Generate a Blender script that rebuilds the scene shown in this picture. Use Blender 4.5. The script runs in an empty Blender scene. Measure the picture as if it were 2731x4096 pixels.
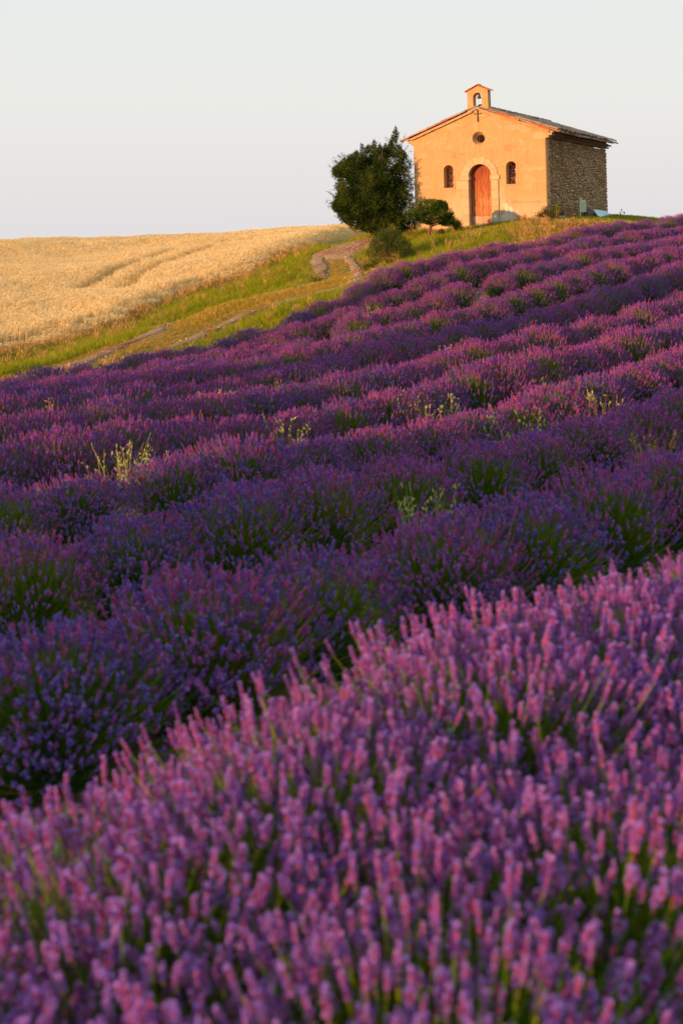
import bpy, math, random
import numpy as np
from mathutils import Vector, Matrix, Euler

random.seed(7)
RNG = np.random.default_rng(7)
scene = bpy.context.scene
COL = scene.collection
PI = math.pi
rad = math.radians

# ------------------------------------------------------------------ camera
F, YP, ROLL, EYE = 4200.0, 894.0, 0.025, 1.7      # focal length and principal row in photo pixels (2731 x 4096)
cam_d = bpy.data.cameras.new("camera")
cam = bpy.data.objects.new("camera", cam_d)
COL.objects.link(cam)
cam_d.sensor_fit = 'VERTICAL'
cam_d.sensor_height = 36.0
cam_d.lens = F / 4096.0 * 36.0
cam_d.shift_y = -(2048.0 - YP) / 4096.0
cam_d.clip_start = 0.05
cam_d.clip_end = 3000
cam_d.dof.use_dof = True
cam_d.dof.focus_distance = 34.0
cam_d.dof.aperture_fstop = 2.4
cam.matrix_world = Matrix.Translation((0, 0, EYE)) @ Matrix.Rotation(rad(90), 4, 'X') @ Matrix.Rotation(-ROLL, 4, 'Z')
scene.camera = cam

# ------------------------------------------------------------------ light
SUN_H = Vector((-0.85, -0.527, 0)).normalized()
SUN_EL = rad(8.0)
SUN = Vector((SUN_H.x * math.cos(SUN_EL), SUN_H.y * math.cos(SUN_EL), math.sin(SUN_EL)))
sd = bpy.data.lights.new("sun", 'SUN')
sd.energy = 5.0
sd.angle = rad(0.6)
sd.color = (1.0, 0.50, 0.22)
sun = bpy.data.objects.new("sun", sd)
COL.objects.link(sun)
sun.rotation_euler = SUN.to_track_quat('Z', 'Y').to_euler()

world = bpy.data.worlds.new("World")
scene.world = world
world.use_nodes = True
wt = world.node_tree
wt.nodes.clear()
w_out = wt.nodes.new('ShaderNodeOutputWorld')
w_bg = wt.nodes.new('ShaderNodeBackground')
w_sky = wt.nodes.new('ShaderNodeTexSky')
w_sky.sky_type = 'NISHITA'
w_sky.sun_disc = False
w_sky.sun_elevation = SUN_EL
w_sky.sun_rotation = math.atan2(SUN.x, SUN.y)
w_sky.dust_density = 3.0
w_sky.air_density = 1.0
# a thin even veil of high cloud over the whole sky: pale, a little cooler overhead
w_geo = wt.nodes.new('ShaderNodeTexCoord')
w_sep = wt.nodes.new('ShaderNodeSeparateXYZ')
w_ramp = wt.nodes.new('ShaderNodeValToRGB')
w_ramp.color_ramp.elements[0].position = 0.0
w_ramp.color_ramp.elements[0].color = (7.85, 7.55, 7.70, 1)
w_ramp.color_ramp.elements[1].position = 0.30
w_ramp.color_ramp.elements[1].color = (7.9, 8.5, 8.5, 1)
e = w_ramp.color_ramp.elements.new(0.12)
e.color = (8.45, 8.4, 8.05, 1)
w_mix = wt.nodes.new('ShaderNodeMix')
w_mix.data_type = 'RGBA'
w_mix.inputs[0].default_value = 0.93
wt.links.new(w_geo.outputs['Generated'], w_sep.inputs[0])
wt.links.new(w_sep.outputs['Z'], w_ramp.inputs[0])
wt.links.new(w_sky.outputs[0], w_mix.inputs[6])
wt.links.new(w_ramp.outputs[0], w_mix.inputs[7])
wt.links.new(w_mix.outputs[2], w_bg.inputs[0])
w_bg.inputs[1].default_value = 0.0625
wt.links.new(w_bg.outputs[0], w_out.inputs[0])

scene.view_settings.view_transform = 'Standard'
scene.view_settings.look = 'None'
scene.view_settings.exposure = 0.75
scene.view_settings.gamma = 1.0
scene.view_settings.use_curve_mapping = False
scene.render.engine = 'CYCLES'
scene.cycles.max_bounces = 6
scene.cycles.diffuse_bounces = 3
scene.cycles.transparent_max_bounces = 8


SHADE = [(3.0, -18, 8.5, .60, 'added slim shade tree beyond the left edge of the picture, nearest the camera'),  # unseen trees, added to throw shade bands along the rows
         (6.7, -20, 9.5, .95, 'added shade tree beyond the left edge of the picture, first of three together'),
         (8.2, -20, 10.5, 1.0, 'added shade tree beyond the left edge of the picture, middle of three together'),
         (9.6, -20, 10.0, .8, 'added shade tree beyond the left edge of the picture, last of three together'),
         (17.0, -22, 11.0, .9, 'added slim shade tree beyond the left edge, shading the upper rows'),
         (22.6, -18, 8.0, 1.2, 'added broad shade tree beyond the left edge, shading the end of the top row')]

# ------------------------------------------------------------------ photo <-> place
def ray(px, py):
    xc, yc = (px - 1365.5) / F, (YP - py) / F
    return np.array([xc * math.cos(ROLL) + yc * math.sin(ROLL), 1.0, -xc * math.sin(ROLL) + yc * math.cos(ROLL)])


def at(px, py, Y):
    p = ray(px, py) * Y
    p[2] += EYE
    return p


def project(P):
    P = np.asarray(P, float).reshape(-1, 3)
    X, Y, Z = P[:, 0], np.maximum(P[:, 1], 0.05), P[:, 2] - EYE
    xc = (X * math.cos(ROLL) - Z * math.sin(ROLL)) / Y
    yc = (X * math.sin(ROLL) + Z * math.cos(ROLL)) / Y
    return 1365.5 + xc * F, YP - yc * F


# ------------------------------------------------------------------ terrain
TH = rad(50)                                   # lavender rows run this far right of straight ahead
ROW_D = np.array([math.sin(TH), math.cos(TH)])
ROW_N = np.array([-math.cos(TH), math.sin(TH)])
S0, SW, NROW = 2.07, 1.65, 11
CREST = 0.57
C0 = np.array([7.2555, 37.0, 1.642])           # right front corner of the chapel
CH_ROT = rad(-27)
CX = np.array([math.cos(CH_ROT), math.sin(CH_ROT)])
CY = np.array([-math.sin(CH_ROT), math.cos(CH_ROT)])


def row_Y(k, px):
    u = (px - 1365.5) / F
    return (S0 + SW * k) / (math.sin(TH) - u * math.cos(TH))


ctrl = []
for k, (a, b, c) in enumerate([(3600, 2760, 2370), (2508, 2151, 1794), (2142, 1881, 1550), (1890, 1715, 1376),
                               (1740, 1602, 1280), (1640, 1498, 1167), (1580, 1411, 1055), (None, 1345, 990),
                               (1535, 1285, 945), (1515, 1230, 905)]):
    for px, py in ((0, a), (1365, b), (2731, c)):
        if py:
            p = at(px, py, row_Y(k, px))
            p[2] -= math.sqrt((CREST * (1 if k < 4 else 1.14)) ** 2 + (.55 * (EYE - p[2]) / p[1]) ** 2)
            ctrl.append(p)
for px, py in ((0, 1500), (430, 1455), (647, 1394), (1068, 1312), (1277, 1222), (1390, 1168), (1538, 1075), (1862, 1003),
               (2200, 938), (2500, 884), (2731, 868)):
    p = at(px, py, row_Y(10, px))
    p[2] -= CREST * 1.14
    ctrl.append(p)
for px, py, Y, h in ((150, 1505, 22, 0), (400, 1440, 23.5, 0), (700, 1300, 27, 0), (1050, 1185, 31, 0), (1260, 1090, 36, 0),
                     (1300, 1003, 42, 0), (1450, 968, 42, 0), (1430, 1080, 35.5, 0), (1560, 1060, 33.5, 0), (1500, 950, 40, 0),
                     (1718, 955, 37, 0), (1650, 1010, 34, 0),
                     (0, 1390, 27, .86), (0, 1200, 42, .86), (0, 1050, 65, .86), (0, 966, 95, .86),
                     (700, 1190, 32, .86), (700, 1050, 50, .86), (700, 940, 90, .86),
                     (1060, 1020, 42, .86), (1100, 915, 72, .86), (1400, 904, 50, .86), (1250, 930, 50, .86)):
    p = at(px, py, Y)
    p[2] -= h
    ctrl.append(p)
for lx, ly, lz in ((-5.0, -.1, -.42), (-2.45, -.1, -.16), (-.6, -.1, -.02), (.3, 2, .0), (.3, 5, .04), (.6, 9.2, .05),
                   (-5.6, 9, -.4), (2.2, 1, -.14), (4, 7, -.35)):
    ctrl.append(np.array([C0[0] + CX[0] * lx + CY[0] * ly, C0[1] + CX[1] * lx + CY[1] * ly, C0[2] + lz]))
ctrl += [np.array(c) for c in ((0, 0, 0.0), (-8, -4, -1.1), (8, -5, .6), (-14, 10, -1.9), (-25, 60, -1.0), (-22, 30, -2.4),
                               (10, 70, .9), (20, 48, .9), (26, 40, .9), (35, 90, -.5), (-30, 110, -2.5), (0, 120, -2.0), (13.2, 40, 1.22), (15.5, 47, 1.0), (12, 37.5, 1.15), (17, 38, 1.3),
                               (-20, -20, -3), (20, -20, 1), (16, 20, 1.0), (30, 60, .2), (30, 30, 1.5))]
ctrl = np.array(ctrl)


def tps_fit(P, lam):
    n = len(P)
    d = np.hypot(P[:, None, 0] - P[None, :, 0], P[:, None, 1] - P[None, :, 1])
    K = np.where(d > 1e-9, d * d * np.log(np.maximum(d, 1e-9)), 0) + lam * np.eye(n)
    A = np.zeros((n + 3, n + 3))
    A[:n, :n] = K
    A[:n, n] = 1
    A[:n, n + 1:] = P[:, :2]
    A[n:, :n] = A[:n, n:].T
    b = np.zeros(n + 3)
    b[:n] = P[:, 2]
    return np.linalg.solve(A, b)


TPS = tps_fit(ctrl, .35)


def ground(x, y):
    x = np.atleast_1d(np.asarray(x, float))
    y = np.atleast_1d(np.asarray(y, float))
    sh = np.broadcast(x, y).shape
    x, y = np.broadcast_to(x, sh).ravel(), np.broadcast_to(y, sh).ravel()
    xc, yc = np.clip(x, -45, 45), np.clip(y, -20, 125)
    out = np.zeros(len(x))
    for i in range(0, len(x), 20000):
        d2 = (xc[i:i + 20000, None] - ctrl[:, 0]) ** 2 + (yc[i:i + 20000, None] - ctrl[:, 1]) ** 2
        K = np.where(d2 > 1e-12, .5 * d2 * np.log(np.maximum(d2, 1e-12)), 0)
        out[i:i + 20000] = K @ TPS[:-3] + TPS[-3] + TPS[-2] * xc[i:i + 20000] + TPS[-1] * yc[i:i + 20000]
    far = np.hypot(x - xc, y - yc)
    f = np.clip(far / 60, 0, 1)
    out = out * (1 - f) + (-6.0 - far * .01) * f
    return out.reshape(sh)


def gz(x, y):
    return float(ground(x, y)[0])


def hit(px, py, h=0.0, y0=1.0, y1=140.0):
    """first point along the sight line that is h above the ground"""
    r = ray(px, py)
    t = np.linspace(y0, y1, 1400)
    d = EYE + r[2] * t - ground(r[0] * t, t) - h
    i = np.argmax(d < 0)
    if d[i] >= 0:
        i = len(t) - 1
    a, b = t[max(i - 1, 0)], t[i]
    da, db = d[max(i - 1, 0)], d[i]
    tt = a if i == 0 else a + (b - a) * da / max(da - db, 1e-9)
    return np.array([r[0] * tt, tt, gz(r[0] * tt, tt)])


# ------------------------------------------------------------------ tagging and mesh helpers
def tag(o, label=None, cat=None, group=None, kind=None):
    if label:
        o['label'] = label
    if cat:
        o['category'] = cat
    if group:
        o['group'] = group
    if kind:
        o['kind'] = kind
    return o


def empty(name, loc, rz=0.0):
    o = bpy.data.objects.new(name, None)
    COL.objects.link(o)
    o.location = loc
    o.rotation_euler = (0, 0, rz)
    o.empty_display_size = .1
    return o


class MB:
    """collects polygons; build() links them as ONE mesh object"""

    def __init__(self):
        self.v, self.t, self.m, self.n = [], [], [], 0
        self.r = []

    def add(self, verts, tris, mat=0, rnd=None):
        verts = np.asarray(verts, float).reshape(-1, 3)
        tris = np.asarray(tris, int)
        self.v.append(verts)
        self.t.append(tris + self.n)
        self.m.append(np.full(len(tris), mat))
        self.r.append(np.full(len(verts), random.random() if rnd is None else rnd) if np.isscalar(rnd) or rnd is None else np.asarray(rnd))
        self.n += len(verts)
        return self

    def quads(self, verts, quads, mat=0, rnd=None):
        q = np.asarray(quads, int)
        return self.add(verts, np.concatenate([q[:, [0, 1, 2]], q[:, [0, 2, 3]]]), mat, rnd)

    def box(self, c, s, rot=None, mat=0, jit=0.0, rnd=None):
        v = np.array([[x, y, z] for x in (-.5, .5) for y in (-.5, .5) for z in (-.5, .5)]) * np.array(s)
        if jit:
            v = v + RNG.normal(0, jit, v.shape)
        if rot is not None:
            v = v @ np.array(Euler(rot).to_matrix()).T
        q = [[0, 1, 3, 2], [4, 6, 7, 5], [0, 4, 5, 1], [2, 3, 7, 6], [0, 2, 6, 4], [1, 5, 7, 3]]
        return self.quads(v + np.array(c), q, mat, rnd)

    def tube(self, pts, radii, sides=6, mat=0, rnd=None, cap=True):
        pts = np.asarray(pts, float)
        radii = np.broadcast_to(np.asarray(radii, float), (len(pts),))
        V = []
        for i, p in enumerate(pts):
            t = pts[min(i + 1, len(pts) - 1)] - pts[max(i - 1, 0)]
            t = t / (np.linalg.norm(t) + 1e-9)
            a = np.cross(t, [0, 0, 1.0] if abs(t[2]) < .95 else [1.0, 0, 0])
            a /= np.linalg.norm(a)
            b = np.cross(t, a)
            for k in range(sides):
                an = 2 * PI * k / sides
                V.append(p + radii[i] * (math.cos(an) * a + math.sin(an) * b))
        Q = []
        for i in range(len(pts) - 1):
            for k in range(sides):
                Q.append([i * sides + k, i * sides + (k + 1) % sides, (i + 1) * sides + (k + 1) % sides, (i + 1) * sides + k])
        self.quads(V, Q, mat, rnd)
        if cap:
            T = []
            for base in (0, (len(pts) - 1) * sides):
                for k in range(1, sides - 1):
                    T.append([base, base + k, base + k + 1])
            self.t.append(np.array(T) + self.n - len(V))
            self.m.append(np.full(len(T), mat))
        return self

    def mesh(self, name, mats, smooth=False):
        me = bpy.data.meshes.new(name)
        v = np.concatenate(self.v)
        t = np.concatenate(self.t)
        m = np.concatenate(self.m)
        me.vertices.add(len(v))
        me.vertices.foreach_set('co', v.astype(np.float32).ravel())
        me.loops.add(len(t) * 3)
        me.loops.foreach_set('vertex_index', t.astype(np.int32).ravel())
        me.polygons.add(len(t))
        me.polygons.foreach_set('loop_start', np.arange(0, len(t) * 3, 3, dtype=np.int32))
        me.polygons.foreach_set('material_index', m.astype(np.int32))
        me.polygons.foreach_set('use_smooth', np.full(len(t), bool(smooth)))
        a = me.attributes.new('rnd', 'FLOAT', 'POINT')
        a.data.foreach_set('value', np.concatenate(self.r).astype(np.float32))
        for x in (mats if isinstance(mats, (list, tuple)) else [mats]):
            me.materials.append(x)
        me.update(calc_edges=True)
        return me

    def build(self, name, mats, parent=None, smooth=False, kind=None, loc=None):
        return link(name, self.mesh(name, mats, smooth), parent, kind, loc)


def link(name, me, parent=None, kind=None, loc=None, rot=None, scale=None):
    o = bpy.data.objects.new(name, me)
    COL.objects.link(o)
    if parent:
        o.parent = parent
    if kind:
        o['kind'] = kind
    if loc is not None:
        o.location = loc
    if rot is not None:
        o.rotation_euler = rot
    if scale is not None:
        o.scale = scale
    return o


def ico(sub=1):
    import bmesh
    bm = bmesh.new()
    bmesh.ops.create_icosphere(bm, subdivisions=sub, radius=1)
    v = np.array([x.co[:] for x in bm.verts])
    t = np.array([[w.index for w in f.verts] for f in bm.faces])
    bm.free()
    return v, t


ICO1, ICO2, ICO3 = ico(1), ico(2), ico(3)


# ------------------------------------------------------------------ materials
def new_mat(name):
    m = bpy.data.materials.new(name)
    m.use_nodes = True
    nt = m.node_tree
    b = nt.nodes['Principled BSDF']
    b.inputs['Roughness'].default_value = .8
    b.inputs['Specular IOR Level'].default_value = .25
    return m, nt, b


def N(nt, kind, **kw):
    n = nt.nodes.new(kind)
    for k, v in kw.items():
        setattr(n, k, v)
    return n


def ramp(nt, fac, stops):
    r = nt.nodes.new('ShaderNodeValToRGB')
    el = r.color_ramp.elements
    while len(el) < len(stops):
        el.new(.5)
    for e_, (p, c) in zip(el, stops):
        e_.position = p
        e_.color = (*c, 1)
    if fac is not None:
        nt.links.new(fac, r.inputs[0])
    return r.outputs[0]


def noise(nt, scale, detail=4, rough=.55, coord='Object', vec=None, dist=0.0):
    n = nt.nodes.new('ShaderNodeTexNoise')
    n.inputs['Scale'].default_value = scale
    n.inputs['Detail'].default_value = detail
    n.inputs['Roughness'].default_value = rough
    n.inputs['Distortion'].default_value = dist
    if vec is None:
        tc = nt.nodes.new('ShaderNodeTexCoord')
        vec = tc.outputs[coord]
    nt.links.new(vec, n.inputs['Vector'])
    return n.outputs['Fac']


def math_n(nt, op, a, b=None, clamp=False):
    n = nt.nodes.new('ShaderNodeMath')
    n.operation = op
    n.use_clamp = clamp
    for i, x in enumerate((a, b)):
        if x is None:
            continue
        if isinstance(x, (int, float)):
            n.inputs[i].default_value = x
        else:
            nt.links.new(x, n.inputs[i])
    return n.outputs[0]


def mixc(nt, fac, a, b, mode='MIX'):
    n = nt.nodes.new('ShaderNodeMix')
    n.data_type = 'RGBA'
    n.blend_type = mode
    for i, x in ((0, fac), (6, a), (7, b)):
        if isinstance(x, (int, float)):
            n.inputs[i].default_value = x
        elif isinstance(x, tuple):
            n.inputs[i].default_value = (*x, 1) if len(x) == 3 else x
        else:
            nt.links.new(x, n.inputs[i])
    return n.outputs[2]


def bump(nt, b, h, strength=.4, dist=.02):
    n = nt.nodes.new('ShaderNodeBump')
    n.inputs['Strength'].default_value = strength
    n.inputs['Distance'].default_value = dist
    nt.links.new(h, n.inputs['Height'])
    nt.links.new(n.outputs[0], b.inputs['Normal'])


def simple(name, col, var=.25, scale=8, rough=.8, bmp=.3, bd=.01, metal=0):
    m, nt, b = new_mat(name)
    f = noise(nt, scale)
    c = ramp(nt, f, [(.3, tuple(x * (1 - var) for x in col)), (.7, tuple(min(x * (1 + var), 1) for x in col))])
    nt.links.new(c, b.inputs['Base Color'])
    b.inputs['Roughness'].default_value = rough
    b.inputs['Metallic'].default_value = metal
    if bmp:
        bump(nt, b, noise(nt, scale * 4), bmp, bd)
    return m


def plant(name, stops, trans=.25, rough=.6, obj_amt=.35, tint=None):
    """leaf or petal colour varied by the piece's own number and by the plant's; part of the light passes through"""
    m, nt, b = new_mat(name)
    at_ = N(nt, 'ShaderNodeAttribute', attribute_name='rnd')
    oi = N(nt, 'ShaderNodeObjectInfo')
    f = math_n(nt, 'ADD', math_n(nt, 'MULTIPLY', at_.outputs['Fac'], 1 - obj_amt), math_n(nt, 'MULTIPLY', oi.outputs['Random'], obj_amt))
    c = ramp(nt, f, stops)
    nt.links.new(c, b.inputs['Base Color'])
    b.inputs['Roughness'].default_value = rough
    b.inputs['Specular IOR Level'].default_value = .15
    if trans:
        tr = N(nt, 'ShaderNodeBsdfTranslucent')
        nt.links.new(c, tr.inputs[0])
        mx = N(nt, 'ShaderNodeMixShader')
        mx.inputs[0].default_value = trans
        nt.links.new(b.outputs[0], mx.inputs[1])
        nt.links.new(tr.outputs[0], mx.inputs[2])
        nt.links.new(mx.outputs[0], nt.nodes['Material Output'].inputs[0])
    return m


M = {}
M['calyx'] = plant('lavender_calyx', [(0, (.090, .060, .28)), (.35, (.15, .066, .34)), (.66, (.40, .045, .17)), (.8, (.50, .070, .22)), (1, (.14, .065, .42))], .22, .6, .3)
M['petal'] = plant('lavender_petal', [(0, (.17, .16, .80)), (.6, (.34, .24, .85)), (1, (.66, .30, .78))], .35, .5, .1)
M['calyx_near'] = plant('lavender_calyx_lit', [(0, (.10, .055, .42)), (.35, (.20, .060, .40)), (.55, (.52, .050, .15)), (.75, (.62, .085, .20)), (1, (.22, .10, .58))], .30, .55, .3)  # sunlight on the near row put into a brighter copy of the calyx
M['petal_near'] = plant('lavender_petal_lit', [(0, (.24, .22, .88)), (.5, (.50, .30, .90)), (1, (.85, .48, .88))], .35, .5, .1)  # brighter petal copy, carries the near row's sunlight in its colour
M['stem'] = plant('lavender_stem', [(0, (.06, .15, .005)), (.6, (.13, .24, .008)), (1, (.28, .28, .02))], .2, .6, .2)
M['lav_leaf'] = plant('lavender_leaf', [(0, (.015, .045, .006)), (1, (.045, .09, .012))], .10, .7, .2)
M['grass'] = plant('grass_green', [(0, (.09, .17, .005)), (.4, (.22, .28, .008)), (.75, (.36, .34, .015)), (1, (.46, .36, .05))], .35, .6, .4)
M['dry'] = plant('grass_dry', [(0, (.30, .19, .05)), (.5, (.42, .27, .085)), (1, (.54, .37, .15))], .3, .7, .3)
M['gold'] = plant('grass_golden', [(0, (.22, .17, .02)), (.5, (.40, .27, .035)), (1, (.52, .36, .08))], .3, .7, .3)
M['wheat'] = plant('wheat_stalk', [(0, (.62, .44, .14)), (.5, (.78, .62, .32)), (1, (.84, .72, .44))], .25, .7, .3)
M['ear'] = plant('wheat_ear', [(0, (.76, .58, .27)), (.5, (.87, .70, .38)), (1, (.93, .80, .50))], .3, .7, .35)
M['oat'] = plant('oat_weed', [(0, (.28, .36, .09)), (.6, (.50, .52, .18)), (1, (.66, .60, .32))], .3, .7, .2)
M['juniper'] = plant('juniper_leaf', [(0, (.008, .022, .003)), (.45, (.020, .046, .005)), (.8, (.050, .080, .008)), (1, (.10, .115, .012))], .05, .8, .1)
M['pine'] = plant('pine_leaf', [(0, (.02, .045, .006)), (.5, (.05, .10, .010)), (1, (.11, .16, .02))], .12, .6, .1)
M['leaf'] = plant('shrub_leaf', [(0, (.020, .040, .004)), (.5, (.050, .085, .008)), (1, (.11, .14, .015))], .2, .5, .1)
M['redleaf'] = plant('red_leaf', [(0, (.06, .015, .02)), (.5, (.14, .03, .02)), (1, (.10, .10, .02))], .2, .5, .1)
M['bark'] = simple('bark', (.16, .075, .04), .5, 14, .9, .8, .02)
M['rope'] = simple('steel_cable', (.30, .28, .25), .1, 20, .5, 0)
M['iron'] = simple('rusted_iron', (.045, .020, .012), .4, 20, .6, .3, .003)
M['bronze'] = simple('bell_bronze', (.16, .085, .045), .3, 12, .4, .1, .002, .7)
M['rock'] = simple('pale_rock', (.50, .42, .34), .35, 5, .9, .7, .03)


def soil_material():
    m, nt, b = new_mat('ground_soil')
    g = N(nt, 'ShaderNodeAttribute', attribute_name='zone')
    tc = N(nt, 'ShaderNodeTexCoord')
    ob = tc.outputs['Object']
    f1 = noise(nt, 3.0, 6, .65, vec=ob)
    f2 = noise(nt, 22.0, 4, .6, vec=ob)
    soil = ramp(nt, f1, [(.3, (.09, .052, .028)), (.55, (.17, .105, .055)), (.75, (.30, .21, .13))])
    soil = mixc(nt, math_n(nt, 'MULTIPLY', f2, .6), soil, (.20, .12, .07))
    gr = ramp(nt, f1, [(.3, (.10, .095, .018)), (.5, (.19, .14, .035)), (.7, (.30, .19, .07))])
    wh = ramp(nt, f1, [(.3, (.34, .22, .09)), (.7, (.50, .34, .15))])
    sep = N(nt, 'ShaderNodeSeparateXYZ')
    nt.links.new(g.outputs['Vector'], sep.inputs[0])
    c = mixc(nt, sep.outputs[0], soil, gr)
    c = mixc(nt, sep.outputs[1], c, wh)
    nt.links.new(c, b.inputs['Base Color'])
    b.inputs['Roughness'].default_value = .95
    bump(nt, b, f2, .8, .04)
    return m


def gravel_material():
    m, nt, b = new_mat('track_gravel')
    tc = N(nt, 'ShaderNodeTexCoord')
    v = N(nt, 'ShaderNodeTexVoronoi')
    v.inputs['Scale'].default_value = 30
    nt.links.new(tc.outputs['Object'], v.inputs['Vector'])
    f = noise(nt, 1.2, 5, .6, vec=tc.outputs['Object'])
    base = ramp(nt, f, [(.40, (.27, .105, .045)), (.5, (.31, .20, .115)), (.60, (.30, .24, .165))])
    hs = ramp(nt, v.outputs['Color'], [(0, (.55, .5, .45)), (1, (1.15, 1.1, 1.05))])
    c = mixc(nt, 1.0, base, hs, 'MULTIPLY')
    nt.links.new(c, b.inputs['Base Color'])
    b.inputs['Roughness'].default_value = .95
    bump(nt, b, v.outputs['Distance'], .9, .03)
    return m


M['soil'] = soil_material()
M['gravel'] = gravel_material()


# ------------------------------------------------------------------ regions on the ground, traced on the photo and laid on the terrain
def line_on_ground(pts, n=60):
    P = np.array([hit(*p)[:2] for p in pts])
    d = np.concatenate([[0], np.cumsum(np.hypot(*np.diff(P, axis=0).T))])
    s = np.linspace(0, d[-1], n)
    q = np.stack([np.interp(s, d, P[:, 0]), np.interp(s, d, P[:, 1])], 1)
    for _ in range(3):
        q[1:-1] = (q[:-2] + 2 * q[1:-1] + q[2:]) / 4
    return q


RUT_L = line_on_ground([(-150, 1560), (166, 1498), (332, 1460), (464, 1394), (630, 1328), (746, 1278), (912, 1222), (1012, 1194), (1119, 1171),
                        (1232, 1145), (1275, 1115), (1285, 1084), (1272, 1050), (1270, 1028), (1310, 1003), (1385, 980), (1456, 968), (1540, 960)], 120)
RUT_R = line_on_ground([(414, 1468), (580, 1427), (746, 1372), (870, 1315), (966, 1272), (1050, 1235), (1180, 1200), (1330, 1165), (1430, 1130),
                        (1440, 1094), (1415, 1058), (1385, 1030), (1420, 1003), (1480, 985), (1560, 975)], 100)
PATCH = np.array([hit(x, y)[:2] for x, y in ((1235, 1035), (1290, 997), (1385, 976), (1470, 964), (1560, 958), (1560, 985), (1455, 1000), (1415, 1028), (1375, 1040), (1300, 1043))])


def dist_line(x, y, L):
    out = np.full(len(x), 1e9)
    for a, b in zip(L[:-1], L[1:]):
        ab = b - a
        t = np.clip(((x - a[0]) * ab[0] + (y - a[1]) * ab[1]) / (ab @ ab + 1e-12), 0, 1)
        out = np.minimum(out, np.hypot(x - a[0] - t * ab[0], y - a[1] - t * ab[1]))
    return out


def inside(x, y, poly):
    poly = np.asarray(poly)
    r = np.zeros(len(x), bool)
    j = len(poly) - 1
    for i in range(len(poly)):
        xi, yi, xj, yj = *poly[i], *poly[j]
        c = ((yi > y) != (yj > y)) & (x < (xj - xi) * (y - yi) / (yj - yi + 1e-12) + xi)
        r ^= c
        j = i
    return r


# edge of the wheat: everything beyond this line is wheat
WEDGE = np.array([hit(x, y, 0)[:2] for x, y in ((-500, 1520), (-200, 1480), (0, 1442), (200, 1400), (450, 1330), (700, 1215), (900, 1150), (1030, 1100), (1080, 1060),
                                                (1150, 1025), (1230, 998), (1300, 975), (1400, 955), (1480, 945), (1560, 936))])
far_edge = [WEDGE[-1] + np.array([3, 40]), np.array([8, 125]), np.array([-60, 125]), np.array([-60, 10])]
WHEAT = np.array(list(WEDGE) + far_edge)


def in_field(x, y):
    s = x * ROW_N[0] + y * ROW_N[1]
    return s < S0 + SW * (NROW - 1) + .75


def build_ground():
    xs = np.concatenate([-np.geomspace(500, 24, 30)[:-1], np.arange(-24, 26, .3), np.geomspace(26, 500, 30)])
    ys = np.concatenate([-np.geomspace(400, 3, 22)[:-1], np.arange(-3, 60, .3), np.arange(60, 125, 1.0), np.geomspace(125, 700, 20)])
    X, Y = np.meshgrid(xs, ys)
    Z = ground(X, Y)
    bumpz = (np.sin(X * 2.1 + Y * .7) * np.sin(Y * 1.7 - X * .4) * .02)
    near_s = np.abs(((X * ROW_N[0] + Y * ROW_N[1] - S0) / SW + .5) % 1 - .5)
    fld = in_field(X.ravel(), Y.ravel()).reshape(X.shape)
    Z = Z + bumpz + np.where(fld, .06 * np.cos(near_s * 2 * PI) - .03, 0)
    ny, nx = X.shape
    V = np.stack([X, Y, Z], -1).reshape(-1, 3)
    i = np.arange(ny - 1)[:, None] * nx + np.arange(nx - 1)[None, :]
    q = np.stack([i, i + 1, i + nx + 1, i + nx], -1).reshape(-1, 4)
    mb = MB()
    mb.quads(V, q, 0, 0.0)
    me = mb.mesh('ground', M['soil'], True)
    a = me.attributes.new('zone', 'FLOAT_VECTOR', 'POINT')
    x, y = V[:, 0], V[:, 1]
    f = in_field(x, y)
    w = inside(x, y, WHEAT) | (y > 70)
    zone = np.stack([np.where(f, 0.0, 1.0), np.where(w & ~f, 1.0, 0.0), np.zeros(len(x))], 1)
    a.data.foreach_set('vector', zone.astype(np.float32).ravel())
    o = link('ground', me, kind='structure')
    return tag(o, 'stony brown soil and turf of the rising hillside')


build_ground()


def ribbon(L, w, name, off):
    t = np.gradient(L, axis=0)
    t /= np.linalg.norm(t, axis=1)[:, None]
    n = np.stack([-t[:, 1], t[:, 0]], 1)
    cols = 7
    V = []
    for i, p in enumerate(L):
        ww = w * (1 + .25 * math.sin(i * .9) + .15 * math.sin(i * 2.3 + 1))
        for c in range(cols):
            q = p + n[i] * (c / (cols - 1) - .5) * ww
            V.append([q[0], q[1], 0])
    V = np.array(V)
    e_ = np.abs(np.arange(len(V)) % cols - (cols - 1) / 2) / ((cols - 1) / 2)
    V[:, 2] = ground(V[:, 0], V[:, 1]) + off - np.where(e_ > .99, .10, 0) + .02 * (1 - e_)
    Q = [[i * cols + c, i * cols + c + 1, (i + 1) * cols + c + 1, (i + 1) * cols + c] for i in range(len(L) - 1) for c in range(cols - 1)]
    mb = MB()
    mb.quads(V, Q, 0, 0)
    return tag(mb.build(name, M['gravel'], None, True, 'structure'), 'bare stony wheel rut of the farm track')


ribbon(RUT_L, .62, 'track', .045)
ribbon(RUT_R, .34, 'track', .038)


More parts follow.
